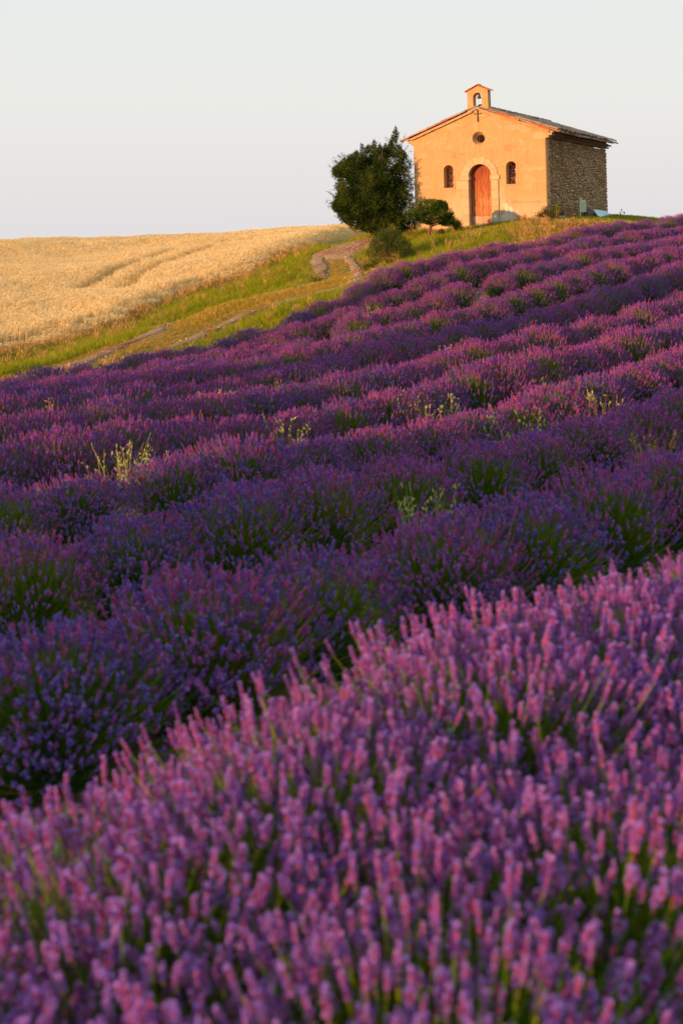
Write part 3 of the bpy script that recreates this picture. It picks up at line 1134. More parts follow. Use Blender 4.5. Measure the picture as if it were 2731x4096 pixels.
# ------------------------------------------------------------------ chapel
def plaster_material():
    m, nt, b = new_mat('ochre_plaster')
    tc = N(nt, 'ShaderNodeTexCoord')
    ob = tc.outputs['Object']
    f1 = noise(nt, 1.3, 6, .6, vec=ob)
    f2 = noise(nt, 7.0, 5, .6, vec=ob)
    f3 = noise(nt, 45.0, 3, .6, vec=ob)
    c = ramp(nt, f1, [(.3, (.42, .24, .095)), (.5, (.48, .29, .125)), (.7, (.45, .265, .11))])
    c = mixc(nt, math_n(nt, 'MULTIPLY', f2, .35), c, (.41, .25, .12))
    # paler lower wall
    sp = N(nt, 'ShaderNodeSeparateXYZ')
    nt.links.new(ob, sp.inputs[0])
    zz = math_n(nt, 'ADD', sp.outputs[2], math_n(nt, 'MULTIPLY', f1, 1.2))
    low = ramp(nt, zz, [(.55, (1, 1, 1)), (1.0, (0, 0, 0))])
    zn = math_n(nt, 'MULTIPLY', zz, .45)
    low = ramp(nt, zn, [(.40, (.85, .85, .85)), (.75, (0, 0, 0))])
    c = mixc(nt, low, c, (.50, .35, .21))
    # worn and repaired places, and a painted cast shadow: x, z, half width, half height, colour, strength
    for (x, z, rx, rz, col, s) in ((-1.45, .12, .42, .42, (.50, .48, .42), .9), (-1.55, .3, .25, .35, (.58, .55, .47), .6),  # these two: grey of the young tree's cast shadow, painted on the plaster
                                   (-1.38, 2.62, .16, .16, (.37, .22, .095), .9), (-1.22, 2.66, .14, .06, (.37, .22, .095), .8),
                                   (-3.45, 2.42, .08, .06, (.32, .19, .09), .9), (-3.13, 2.47, .08, .045, (.32, .19, .09), .9), (-3.42, 2.55, .03, .03, (.32, .19, .09), .9),
                                   (-3.0, 3.45, .05, .045, (.32, .19, .09), .9), (-2.75, 3.55, .2, .08, (.36, .23, .12), .7),
                                   (-1.1, 3.35, .42, .10, (.50, .33, .20), .9), (-.75, 3.22, .22, .10, (.50, .33, .20), .8), (-.22, 3.0, .25, .14, (.51, .35, .21), .9),
                                   (-1.7, 3.75, .5, .08, (.50, .33, .19), .8), (-3.6, 3.55, .5, .05, (.50, .33, .19), .8),
                                   (-1.25, 1.18, .14, .13, (.38, .25, .13), .8), (-3.68, 1.05, .10, .25, (.38, .25, .13), .5),
                                   (-.6, .66, .7, .035, (.34, .22, .12), .7), (-1.15, .68, .2, .05, (.34, .22, .12), .7),
                                   (-3.35, .6, .2, .55, (.52, .41, .27), .5), (-1.65, .8, .12, .45, (.52, .41, .27), .5),
                                   (-.4, 1.83, .5, .02, (.60, .40, .23), .5), (-2.5, 4.05, .4, .12, (.34, .22, .12), .6), (-2.8, 4.12, .10, .06, (.42, .28, .15), .8)):
        dx = math_n(nt, 'DIVIDE', math_n(nt, 'SUBTRACT', sp.outputs[0], x), rx)
        dz = math_n(nt, 'DIVIDE', math_n(nt, 'SUBTRACT', sp.outputs[2], z), rz)
        d2 = math_n(nt, 'ADD', math_n(nt, 'MULTIPLY', dx, dx), math_n(nt, 'MULTIPLY', dz, dz))
        d2 = math_n(nt, 'ADD', d2, math_n(nt, 'MULTIPLY', math_n(nt, 'SUBTRACT', f2, .5), 2.6))
        k = ramp(nt, d2, [(.8, (s, s, s)), (1.0, (0, 0, 0))])
        c = mixc(nt, k, c, col)
    c = mixc(nt, math_n(nt, 'MULTIPLY', f3, .12), c, (.45, .30, .18))
    mp = N(nt, 'ShaderNodeMapping')
    mp.inputs['Scale'].default_value = (5.0, 5.0, .45)
    nt.links.new(ob, mp.inputs[0])
    f4 = noise(nt, 1.6, 5, .65, vec=mp.outputs[0])
    stv = ramp(nt, f4, [(.50, (0, 0, 0)), (.72, (.55, .55, .55))])
    c = mixc(nt, stv, c, (.33, .20, .10))
    f5 = noise(nt, 2.4, 6, .7, vec=ob, dist=1.2)
    c = mixc(nt, ramp(nt, f5, [(.54, (0, 0, 0)), (.60, (.45, .45, .45))]), c, (.52, .36, .22))
    nt.links.new(c, b.inputs['Base Color'])
    b.inputs['Roughness'].default_value = .92
    bump(nt, b, math_n(nt, 'ADD', math_n(nt, 'MULTIPLY', f2, .7), math_n(nt, 'MULTIPLY', f3, .3)), .6, .04)
    return m


def obj_random(name, stops, rough=.85, nscale=18, mixn=.45, bmp=.5, attr=False):
    m, nt, b = new_mat(name)
    if attr:
        src = N(nt, 'ShaderNodeAttribute', attribute_name='rnd').outputs['Fac']
    else:
        src = N(nt, 'ShaderNodeObjectInfo').outputs['Random']
    f = noise(nt, nscale, 4, .6, vec=N(nt, 'ShaderNodeTexCoord').outputs['Object'])
    g = math_n(nt, 'ADD', math_n(nt, 'MULTIPLY', src, 1 - mixn), math_n(nt, 'MULTIPLY', f, mixn))
    c = ramp(nt, g, stops)
    nt.links.new(c, b.inputs['Base Color'])
    b.inputs['Roughness'].default_value = rough
    if bmp:
        bump(nt, b, f, bmp, .015)
    return m


def door_material():
    m, nt, b = new_mat('worn_red_door_paint')
    tc = N(nt, 'ShaderNodeTexCoord')
    mp = N(nt, 'ShaderNodeMapping')
    mp.inputs['Scale'].default_value = (14, 14, 1.6)
    nt.links.new(tc.outputs['Object'], mp.inputs[0])
    g = noise(nt, 2.2, 7, .65, vec=mp.outputs[0], dist=.6)
    big = noise(nt, 1.6, 3, .5, vec=tc.outputs['Object'])
    sp = N(nt, 'ShaderNodeSeparateXYZ')
    nt.links.new(tc.outputs['Object'], sp.inputs[0])
    hz = ramp(nt, math_n(nt, 'MULTIPLY', sp.outputs[2], .45), [(.45, (1, 1, 1)), (.85, (0, 0, 0))])
    k = math_n(nt, 'ADD', math_n(nt, 'MULTIPLY', g, .8), math_n(nt, 'MULTIPLY', math_n(nt, 'ADD', math_n(nt, 'MULTIPLY', hz, .22), math_n(nt, 'MULTIPLY', big, .25)), 1.0))
    c = ramp(nt, k, [(.48, (.17, .026, .006)), (.60, (.25, .050, .010)), (.72, (.31, .095, .020)), (.84, (.38, .20, .08))])
    nt.links.new(c, b.inputs['Base Color'])
    b.inputs['Roughness'].default_value = .65
    bump(nt, b, g, .4, .01)
    return m


def glass_material(bright):
    m, nt, b = new_mat('amber_glass_painted_glitter')  # bright cells put the sun's glitter on the panes into the colour
    tc = N(nt, 'ShaderNodeTexCoord')
    v = N(nt, 'ShaderNodeTexVoronoi')
    v.inputs['Scale'].default_value = 38
    nt.links.new(tc.outputs['Object'], v.inputs['Vector'])
    sp = N(nt, 'ShaderNodeSeparateXYZ')
    nt.links.new(v.outputs['Color'], sp.inputs[0])
    d = .12 if bright else .0
    if bright:
        st = [(0, (.05, .004, .002)), (.42, (.30, .03, .01)), (.60, (.75, .20, .04)), (.82, (.95, .62, .25))]
    else:
        st = [(0, (.03, .004, .006)), (.55, (.12, .015, .012)), (.74, (.45, .06, .03)), (.92, (.9, .65, .45))]
    c = ramp(nt, sp.outputs[0], st)
    nt.links.new(c, b.inputs['Base Color'])
    b.inputs['Roughness'].default_value = .35
    b.inputs['Specular IOR Level'].default_value = .5
    bump(nt, b, v.outputs['Distance'], .6, .01)
    return m


def mortar_material():
    m, nt, b = new_mat('brown_mortar')
    tc = N(nt, 'ShaderNodeTexCoord')
    f1 = noise(nt, 1.2, 5, .6, vec=tc.outputs['Object'])
    f2 = noise(nt, 24, 4, .65, vec=tc.outputs['Object'])
    c = ramp(nt, f1, [(.3, (.17, .095, .032)), (.55, (.26, .15, .055)), (.75, (.22, .14, .07))])
    c = mixc(nt, math_n(nt, 'MULTIPLY', f2, .5), c, (.14, .08, .03))
    nt.links.new(c, b.inputs['Base Color'])
    b.inputs['Roughness'].default_value = .95
    bump(nt, b, f2, 1.0, .05)
    return m


M['plaster'] = plaster_material()
M['mortar'] = mortar_material()
M['stone'] = obj_random('rubble_stone', [(0, (.20, .115, .045)), (.35, (.32, .20, .09)), (.6, (.42, .31, .19)), (.85, (.50, .44, .37)), (1, (.58, .54, .50))], .9, 14, .35)
M['stone_a'] = obj_random('rubble_stone_small', [(0, (.20, .115, .045)), (.35, (.32, .20, .09)), (.6, (.42, .31, .19)), (.85, (.50, .44, .37)), (1, (.58, .54, .50))], .9, 14, .35, attr=True)
M['ashlar'] = obj_random('pale_ashlar', [(0, (.38, .28, .15)), (.5, (.44, .33, .19)), (1, (.50, .39, .25))], .9, 9, .5)
M['grey_and_shade'] = obj_random('grey_and_shaded_ashlar', [(0, (.36, .36, .32)), (1, (.50, .47, .40))], .9, 9, .5)  # also holds the painted shade of the low right jamb
M['tile'] = obj_random('weathered_roof_tile', [(0, (.06, .045, .035)), (.25, (.19, .09, .055)), (.45, (.26, .19, .14)), (.65, (.32, .27, .20)), (.82, (.17, .16, .12)), (1, (.42, .37, .32))], .9, 12, .35)
M['tile_a'] = obj_random('weathered_roof_tile_far', [(0, (.06, .045, .035)), (.25, (.19, .09, .055)), (.45, (.26, .19, .14)), (.65, (.32, .27, .20)), (1, (.40, .35, .30))], .9, 12, .35, attr=True)
M['verge'] = obj_random('orange_clay_tile', [(0, (.36, .06, .016)), (.35, (.44, .11, .03)), (.7, (.50, .22, .08)), (1, (.48, .30, .15))], .85, 10, .4)
M['cornice'] = obj_random('cornice_tile', [(0, (.20, .13, .08)), (1, (.34, .25, .17))], .9, 12, .4)
M['door'] = door_material()
M['kick'] = simple('faded_kick_board', (.40, .25, .18), .25, 4, .8, .3, .01)
M['glass_b'] = glass_material(True)
M['glass_d'] = glass_material(False)
M['dark'] = simple('dark_interior', (.010, .007, .006), .2, 3, .95, 0)
M['wood'] = simple('window_wood', (.14, .11, .07), .3, 20, .8, .2, .004)

chapel = empty('chapel', tuple(C0), CH_ROT)
tag(chapel, 'small ochre plastered stone chapel with red door on the hilltop', 'chapel')


def prism(name, outer, holes, y0, y1, mat, parent):
    """a wall panel in the x-z plane with real openings, from y0 to y1"""
    cu = bpy.data.curves.new(name, 'CURVE')
    cu.dimensions = '2D'
    cu.fill_mode = 'BOTH'
    for poly in [outer] + holes:
        sp = cu.splines.new('POLY')
        sp.points.add(len(poly) - 1)
        for p, (x, z) in zip(sp.points, poly):
            p.co = (x, z, 0, 1)
        sp.use_cyclic_u = True
    cu.extrude = (y1 - y0) / 2
    tmp = bpy.data.objects.new('tmp', cu)
    COL.objects.link(tmp)
    dg = bpy.context.evaluated_depsgraph_get()
    me = bpy.data.meshes.new_from_object(tmp.evaluated_get(dg))
    bpy.data.objects.remove(tmp)
    bpy.data.curves.remove(cu)
    me.name = name
    me.transform(Matrix.Translation((0, (y0 + y1) / 2, 0)) @ Matrix.Rotation(rad(90), 4, 'X'))
    me.materials.clear()
    me.materials.append(mat)
    for p in me.polygons:
        p.use_smooth = False
    return link(name, me, parent)


def arch(cx, z0, zs, r, n=18):
    """outline of an arched opening: sill z0, spring zs, half width r"""
    P = [(cx - r, z0), (cx + r, z0)]
    for i in range(n + 1):
        a = PI * i / n
        P.append((cx + r * math.cos(a), zs + r * math.sin(a)))
    return P


def circle(cx, cz, r, n=28):
    return [(cx + r * math.cos(2 * PI * i / n), cz + r * math.sin(2 * PI * i / n)) for i in range(n)]


XM = -2.50
SL = .363


def roof_z(x, base=4.10):
    return base - SL * abs(x - XM)


DOOR_X, DOOR_R, DOOR_S = -2.47, .43, 1.62
front_outer = [(-5.04, -1.2), (0, -1.2), (0, 2.90), (.10, 2.91), (.11, 2.985), (.22, 2.99), (.235, roof_z(.235)), (XM, roof_z(XM)), (-5.275, roof_z(-5.275)),
               (-5.26, 2.99), (-5.15, 2.985), (-5.14, 2.91), (-5.04, 2.90)]
# small irregularities along the outer edge keep the old wall from looking ruled
front = prism('front_wall', front_outer,
              [arch(DOOR_X, -.6, DOOR_S, DOOR_R + .10), arch(-3.67, 1.27, 1.92, .19), arch(-1.285, 1.32, 1.945, .19), circle(-2.475, 3.03, .245)],
              0.0, .42, M['plaster'], chapel)


def ring_strip(mb, A, ya, B, yb, mat=0, closed=True):
    n = len(A)
    V = [(x, ya, z) for x, z in A] + [(x, yb, z) for x, z in B]
    Q = [[i, (i + 1) % n, n + (i + 1) % n, n + i] for i in range(n if closed else n - 1)]
    mb.quads(V, Q, mat)


# splayed round window
mb = MB()
ring_strip(mb, circle(-2.475, 3.03, .246), -.004, circle(-2.455, 3.02, .145), .20)
ring_strip(mb, circle(-2.475, 3.03, .285), .001, circle(-2.475, 3.03, .246), -.004)
oc = mb.build('round_window', M['plaster'], chapel, True)
v = np.array([(x, .24, z) for x, z in circle(-2.455, 3.02, .16)])
mb = MB()
mb.add(np.vstack([v, [[-2.455, .24, 3.02]]]), [[i, (i + 1) % 28, 28] for i in range(28)])
mb.build('pane', M['dark'], oc)  # near-black disc stands for the unlit hole
mb = MB()
mb.box((-2.455, .205, 3.02), (.012, .012, .30))
mb.build('window_bar', M['iron'], oc)

# arched windows with plaster rims, panes and bars
for (cx, z0, zs, bright) in ((-3.67, 1.27, 1.92, True), (-1.285, 1.32, 1.945, False)):
    w = empty('arched_window', (0, 0, 0))
    w.parent = chapel
    rim = MB()
    A = arch(cx, z0, zs, .19)
    B = arch(cx, z0 - .0, zs, .245)
    B[0], B[1] = (cx - .245, z0), (cx + .245, z0)
    n = len(A)
    V = [(x, -.014, z) for x, z in A] + [(x, -.010, z) for x, z in B] + [(x, .03, z) for x, z in A] + [(x, .003, z) for x, z in B]
    Q = []
    for i in range(1, n):
        j = (i + 1) % n
        if i == n - 1:
            j = 0
        Q += [[i, j, n + j, n + i], [2 * n + i, 2 * n + j, j, i], [n + i, n + j, 3 * n + j, 3 * n + i]]
    rim.quads(V, Q)
    rim.build('window_rim', M['plaster'], w)
    s = MB()
    s.box((cx, .02, z0 - .015), (.46, .09, .03), None, 0, .003)
    s.build('sill', M['ashlar'], w)
    edges = [z0, z0 + .29, z0 + .56, zs + .2]
    for i in range(3):
        za, zb = edges[i] + .008, edges[i + 1] - .008
        P = []
        if i < 2:
            P = [(cx - .18, za), (cx + .18, za), (cx + .18, zb), (cx - .18, zb)]
        else:
            P = [(cx - .18, za), (cx + .18, za)] + [(cx + .18 * math.cos(PI * j / 12), max(za, zs + .18 * math.sin(PI * j / 12))) for j in range(13)]
        c = np.mean(P, axis=0)
        mb = MB()
        V = [(x, .36, z) for x, z in P] + [(c[0], .36, c[1])]
        mb.add(V, [[j, (j + 1) % len(P), len(P)] for j in range(len(P))])
        mb.build('pane', M['glass_b'] if (bright or i == 0) else M['glass_d'], w)
    for i in (1, 2):
        mb = MB()
        mb.box((cx, .345, edges[i]), (.37, .025, .014))
        mb.build('glazing_bar', M['iron'], w)
    fr = MB()
    fr.box((cx - .165, .33, (z0 + zs) / 2 + .02), (.05, .05, zs - z0 + .1))
    fr.build('window_frame', M['wood'], w)

# dressed stone round the door
sur = empty('door_surround', (0, 0, 0))
sur.parent = chapel


def voussoir(a0, a1, r0, r1, cx, cz, y0, y1, n=4):
    mb = MB()
    V, Q = [], []
    for i in range(n + 1):
        a = a0 + (a1 - a0) * i / n
        j = .006 * math.sin(i * 2.1 + a0 * 5)
        for r_, y in ((r0, y0), (r1 + j, y0), (r1 + j, y1), (r0, y1)):
            V.append((cx + r_ * math.cos(a), y, cz + r_ * math.sin(a)))
    for i in range(n):
        b0, b1 = i * 4, (i + 1) * 4
        for k in range(4):
            Q.append([b0 + k, b0 + (k + 1) % 4, b1 + (k + 1) % 4, b1 + k])
    Q += [[0, 1, 2, 3], [n * 4, n * 4 + 3, n * 4 + 2, n * 4 + 1]]
    return mb.quads(V, Q)


cuts = [0, 23, 46, 68, 92, 115, 140, 160, 180]
for a0, a1 in zip(cuts[:-1], cuts[1:]):
    voussoir(rad(a0) + .010, rad(a1) - .010, DOOR_R, .68 + random.uniform(-.012, .012), DOOR_X, 1.66, -.028 + random.uniform(-.006, .006), .34).build('arch_stone', M['ashlar'], sur)
for sx in (-1, 1):
    x_in = DOOR_X + sx * DOOR_R
    b_ = MB()
    b_.box((x_in + sx * .145, .15, 1.585), (.345, .39, .145), None, 0, .004)
    b_.build('impost_stone', M['ashlar'], sur)
    zs_ = [-.62, -.02, .22, .52, .80, 1.12, 1.505] if sx > 0 else [-.62, .02, .28, .58, .88, 1.18, 1.505]
    for i in range(6):
        z0, z1 = zs_[i] + .005, zs_[i + 1] - .005
        long = (i % 2 == 0) if sx > 0 else (i % 2 == 1)
        wd = .27 if i else .30
        b_ = MB()
        b_.box((x_in + sx * wd / 2, .15, (z0 + z1) / 2), (wd, .385 + (.03 if i == 0 else 0), z1 - z0), None, 0, .004)
        b_.build('jamb_stone', M['grey_and_shade'] if (sx > 0 and i < 2) else M['ashlar'], sur)  # lowest right stones: a tree's cast shadow put into their grey
        if long and 0 < i < 6 or (sx < 0 and i == 1):
            b_ = MB()
            b_.box((x_in + sx * (wd + .105), .02, (z0 + z1) / 2), (.19, .06, (z1 - z0) * random.uniform(.9, 1.0)), None, 0, .006)
            b_.build('jamb_stone', M['grey_and_shade'] if (sx > 0 and i < 2) else M['ashlar'], sur)

# mortar behind the dressed stones, so the joints are shallow grooves
_o = [(DOOR_X - .66, -.6)] + [(DOOR_X - .665 * math.cos(PI * j / 20), 1.66 + .665 * math.sin(PI * j / 20)) for j in range(21)] + [(DOOR_X + .66, -.6)]
_i = [(DOOR_X + DOOR_R + .006, -.6)] + [(DOOR_X + (DOOR_R + .006) * math.cos(PI * j / 20), 1.66 + (DOOR_R + .006) * math.sin(PI * j / 20)) for j in range(21)] + [(DOOR_X - DOOR_R - .006, -.6)]
prism('joint_mortar', _o + _i, [], -.012, .335, M['plaster'], sur)

# door: four planks with an arched top and the kick board
door = empty('door', (0, 0, 0))
door.parent = chapel
xe = [-2.90, -2.665, -2.47, -2.225, -2.04]
for i in range(4):
    xa, xb = xe[i] + .004, xe[i + 1] - .004
    P = [(xa, .20), (xb, .20)]
    for j in range(7):
        x = xb + (xa - xb) * j / 6
        P.append((x, 1.66 + math.sqrt(max(DOOR_R ** 2 - (x - DOOR_X) ** 2, 0)) - .002))
    yy = .22 + random.uniform(-.004, .004)
    n = len(P)
    c = np.mean(P, axis=0)
    mb = MB()
    mb.add([(x, yy, z) for x, z in P] + [(c[0], yy, c[1])], [[j, (j + 1) % n, n] for j in range(n)])
    mb.quads([(x, yy, z) for x, z in P] + [(x, yy + .03, z) for x, z in P], [[j, n + j, n + (j + 1) % n, (j + 1) % n] for j in range(n)])
    mb.build('plank', M['door'], door)
mb = MB()
mb.box((DOOR_X, .225, -.20), (.855, .035, .79))
mb.build('kick_board', M['kick'], door)
mb = MB()
mb.box((-2.44, .210, 1.06), (.04, .02, .012))
mb.build('latch', M['iron'], door)
mb = MB()
mb.box((DOOR_X, .31, .9), (.87, .04, 2.9))
mb.build('lining', M['dark'], door)

# iron cross and the bell cable
mb = MB()
mb.box((-2.485, -.035, 3.84), (.030, .022, .43))
mb.box((-2.485, -.032, 3.915), (.26, .020, .024))
for dx in (-.13, .13):
    mb.box((-2.485 + dx, -.032, 3.915), (.014, .022, .045))
mb.box((-2.485, -.032, 4.05), (.05, .022, .014))
mb.build('cross', M['iron'], chapel)
mb = MB()
mb.tube([(-2.46, .12, 4.5), (-2.475, -.02, 4.15), (-2.475, -.03, 4.05)], .004, 4)
mb.tube([(-2.475, -.02, 3.62), (-2.46, -.02, 3.3), (-2.455, -.02, 2.6), (-2.45, -.02, 2.36)], .0035, 4)
mb.build('bell_cable', M['rope'], chapel)

# cracks in the plaster: thin dark slivers
mb = MB()


def crack(pts, w):
    P = [np.array([pts[0][0], -.0015, pts[0][1]])]
    for a, b in zip(pts[:-1], pts[1:]):
        for t in (.25, .5, .75, 1):
            P.append(np.array([a[0] + (b[0] - a[0]) * t + random.gauss(0, .006), -.0015, a[1] + (b[1] - a[1]) * t + random.gauss(0, .005)]))
    V = []
    for i, p in enumerate(P):
        ww = w * random.uniform(.4, 1.2)
        V += [p - [ww, 0, 0], p + [ww, 0, 0]]
    mb.quads(V, [[2 * i, 2 * i + 1, 2 * i + 3, 2 * i + 2] for i in range(len(P) - 1)])


crack([(-2.62, 2.80), (-2.58, 2.66), (-2.60, 2.5), (-2.68, 2.34)], .005)
crack([(-2.41, 3.28), (-2.40, 3.20), (-2.42, 3.13)], .004)
crack([(-2.46, 3.6), (-2.45, 3.5), (-2.47, 3.3)], .003)
crack([(-2.1, 3.66), (-1.7, 3.52), (-1.45, 3.46), (-1.25, 3.28), (-.95, 3.22), (-.75, 3.28)], .003)
crack([(-3.9, .95), (-3.85, 1.08), (-3.80, 1.15)], .003)
mb.build('wall_crack', M['wood'], chapel)

# little twisted fitting by the right window
mb = MB()
mb.tube([(-1.72, -.02, 1.98), (-1.67, -.06, 1.995), (-1.62, -.05, 1.975), (-1.59, -.07, 1.985)], [.008, .010, .007, .012], 5)
mb.build('wall_hook', M['grey_and_shade'], chapel)

# bell gable
bg = prism('bell_gable', [(-2.885, 3.78), (-2.075, 3.78), (-2.09, 4.77), (-2.48, 4.94), (-2.87, 4.77)], [arch(-2.485, 4.17, 4.52, .165, 14)], -.012, .30, M['plaster'], chapel)
for sx in (-1, 1):
    for i in range(3):
        for r_ in range(2):
            xx = -2.48 + sx * (.09 + .155 * i)
            mbt = MB()
            V = []
            for j, yy in enumerate((-.06 + .19 * r_, .15 + .19 * r_)):
                for q in range(5):
                    a = PI * q / 4
                    V.append((0, yy, 0))
            # a half-round tile lying across the top, running down the slope
            V = []
            L0, L1 = .0, .19
            for e_, ll in enumerate((L0, L1)):
                for q in range(6):
                    a = PI * q / 5
                    wdt = (.085, .072)[e_] if True else 0
                    V.append((xx + sx * (ll - .09), -.01 + .2 * r_ + .02 + math.cos(a) * wdt, 4.955 - abs(xx + sx * (ll - .09) + 2.48) * .43 + math.sin(a) * .035 + (0 if e_ else .014)))
            V = V + [(x, y, z - .014) for x, y, z in V]
            Q = [[q, q + 1, 6 + q + 1, 6 + q] for q in range(5)] + [[12 + q, 18 + q, 18 + q + 1, 12 + q + 1] for q in range(5)] + \
                [[6 + q, 7 + q, 19 + q, 18 + q] for q in range(5)] + [[0 + q, 12 + q, 13 + q, 1 + q] for q in range(5)]
            mbt.quads(V, Q)
            mbt.build('cap_tile', M['verge'], bg)
mb = MB()
v, t = ICO2
mb.add(v * [.10, .16, .045] + [-2.48, .12, 4.975], t)
mb.build('cap_mortar', M['plaster'], bg, True)
prof = [(.0, .175), (.030, .172), (.045, .15), (.052, .10), (.062, .055), (.080, .02), (.098, .0), (.090, .0), (.072, .022), (.05, .06)]
V, n = [], 16
for r_, z in prof:
    for k in range(n):
        V.append((-2.465 + r_ * math.cos(2 * PI * k / n), .13 + r_ * math.sin(2 * PI * k / n), 4.49 + z))
Q = [[i * n + k, i * n + (k + 1) % n, (i + 1) * n + (k + 1) % n, (i + 1) * n + k] for i in range(len(prof) - 1) for k in range(n)]
mb = MB()
mb.quads(V, Q)
mb.tube([(-2.465, .13, 4.46), (-2.465, .13, 4.60)], [.013, .006], 6)
mb.tube([(-2.465, .13, 4.66), (-2.465, .13, 4.70)], [.012, .012], 6)
mb.build('bell', M['bronze'], bg, True)

# side wall: mortar core, then stones bedded in it
side_core = MB()
ny, nz = 46, 18
V = []
for i in range(ny + 1):
    for j in range(nz + 1):
        y, z = .035 + (9.2 - .035) * i / ny, -1.2 + (2.92 + 1.2) * j / nz
        edge = (1 if i == ny else 0)
        V.append((-.02 + .018 * math.sin(y * 2.3 + z * 3.1) + random.gauss(0, .008), y + (random.gauss(0, .025) if edge else 0), z))
Q = [[i * (nz + 1) + j, (i + 1) * (nz + 1) + j, (i + 1) * (nz + 1) + j + 1, i * (nz + 1) + j + 1] for i in range(ny) for j in range(nz)]
side_core.quads(V, Q)
nv = len(V)
side_core.quads([(-.02, 9.2, -1.2), (-.5, 9.2, -1.2), (-.5, 9.2, 2.92), (-.02, 9.2, 2.92)], [[0, 1, 2, 3]])
side_core.quads([(-.5, .45, -1.2), (-.5, .45, 2.92), (-.5, 9.2, 2.92), (-.5, 9.2, -1.2)], [[0, 1, 2, 3]])
side = side_core.build('side_wall', M['mortar'], chapel, True)
# plaster return at the corner
mb = MB()
mb.box((-.012, .05, .85), (.03, .10, 4.1))
mb.build('corner_plaster', M['plaster'], side)
stones = []
z = -.15
while z < 2.88:
    hgt = random.uniform(.060, .10)
    y = .06
    while y < 9.2:
        ln = random.uniform(.055, .14) * (1.6 if random.random() < .08 else 1)
        zc = z + hgt / 2 + random.gauss(0, .018) + .03 * math.sin(y * 2.1 + z * 5)
        cover = .35 + .55 * math.sin(min(max((y - 1.2) / 6, 0), 1) * PI / 2)      # the mortar lies thicker towards the front and top
        if zc < 1.75:
            cover += .35
        if zc < .40 and 1.6 < y < 6.2:
            cover = .25
        if y < .4:
            cover = .75
        if random.random() < cover + .05:
            stones.append((y + ln / 2, zc, ln * .5 * random.uniform(.80, .96), hgt * .5 * random.uniform(.65, 1.1), cover))
        y += ln + random.uniform(.01, .05)
    z += hgt + random.uniform(.004, .015)
print('stones', len(stones))
SM = []
for q in range(10):
    v, t = ICO2 if False else ICO1
    vv = v.copy()
    vv = np.sign(vv) * np.abs(vv) ** .72
    vv *= 1 + RNG.normal(0, .10, vv.shape)
    m_ = MB()
    m_.add(vv, t)
    SM.append((m_.mesh('stone', M['stone'], True), vv, t))
stones.sort(key=lambda s_: -(s_[2] * s_[3]) / (1 + .02 * s_[0]))
big, small = stones[:299], stones[299:]
for (y, zc, a, h_, cv) in big:
    o = link('stone', random.choice(SM)[0], side, None, (-.012 + random.uniform(-.006, .012), y, zc), (random.gauss(0, .35), random.gauss(0, .12), random.gauss(0, .1)), (.035, a, h_))
mb = MB()
for (y, zc, a, h_, cv) in small:
    _, vv, t = random.choice(SM)
    R3 = np.array(Euler((random.gauss(0, .4), 0, 0)).to_matrix())
    mb.add((vv * [.036, a, h_]) @ R3.T + [-.016 + random.uniform(-.008, .010), y, zc], t)
mb.build('rubble_stones', M['stone_a'], side, True, 'stuff')
# rough stones that make the back corner uneven
for i in range(24):
    zc = -.1 + i * .125
    o = link('corner_stone', random.choice(SM)[0], side, None, (-.05, 9.2 + random.uniform(-.06, .0), zc), (0, random.gauss(0, .1), 0), (.09, random.uniform(.07, .12), .056))

# hidden walls
mb = MB()
mb.box((-4.80, 4.81, .86), (.44, 8.76, 4.12))
mb.build('left_wall', M['plaster'], chapel)
prism('back_wall', [(-4.58, -1.2), (-.51, -1.2), (-.51, 3.28), (XM, roof_z(XM) - .09), (-4.58, 3.24)], [], 8.78, 9.19, M['mortar'], chapel)

# cornice: two stepped rows of clay tile ends bedded in mortar
cor = empty('cornice', (0, 0, 0))
cor.parent = chapel
cor.rotation_euler = (.006, 0, 0)


def canal(L, w0, w1, h, th=.012, seg=5):
    """half-round clay tile lying along +x from 0 to L, hollow below"""
    V = []
    for e_, (x, w) in enumerate(((0, w0), (L, w1))):
        for r_ in (1, 0):
            ww, hh = (w, h) if r_ else (w - th, h - th)
            for q in range(seg + 1):
                a = PI * q / seg
                V.append((x, -math.cos(a) * ww, math.sin(a) * hh))
    s1 = seg + 1
    Q = []
    for q in range(seg):
        Q.append([q, q + 1, 2 * s1 + q + 1, 2 * s1 + q])
        Q.append([s1 + q, 3 * s1 + q, 3 * s1 + q + 1, s1 + q + 1])
        Q.append([q, s1 + q, s1 + q + 1, q + 1])
        Q.append([2 * s1 + q, 2 * s1 + q + 1, 3 * s1 + q + 1, 3 * s1 + q])
    Q += [[0, 2 * s1, 3 * s1, s1], [seg, s1 + seg, 3 * s1 + seg, 2 * s1 + seg]]
    return V, Q


Vt, Qt = canal(.24, .080, .080, .058)
mb = MB()
mb.quads(Vt, Qt)
CT = mb.mesh('cornice_tile', M['cornice'], False)
for r_, (x0, z0) in enumerate(((-.10, 2.93), (.0, 3.015))):
    for i in range(50):
        y = .12 + i * .185
        if y > 9.3 + r_ * .1:
            break
        if r_ == 1 and False:
            continue
        link('cornice_tile', CT, cor, None, (x0 + random.uniform(-.008, .008), y, z0), (0, 0, random.gauss(0, .03)))
mb = MB()
mb.box((-.13, 4.71, 2.985), (.30, 9.2, .035))
mb.box((-.08, 4.75, 3.068), (.36, 9.3, .035))
mb.box((-.14, 4.75, 3.10), (.44, 9.3, .05), (.004, 0, 0))
mb.box((-.25, 4.75, 3.16), (.50, 9.3, .08), (.008, 0, 0))
mb.build('cornice_mortar', M['cornice'], cor)
for zz_, xx_ in ((2.955, -.22), (3.04, -.18)):
    pass

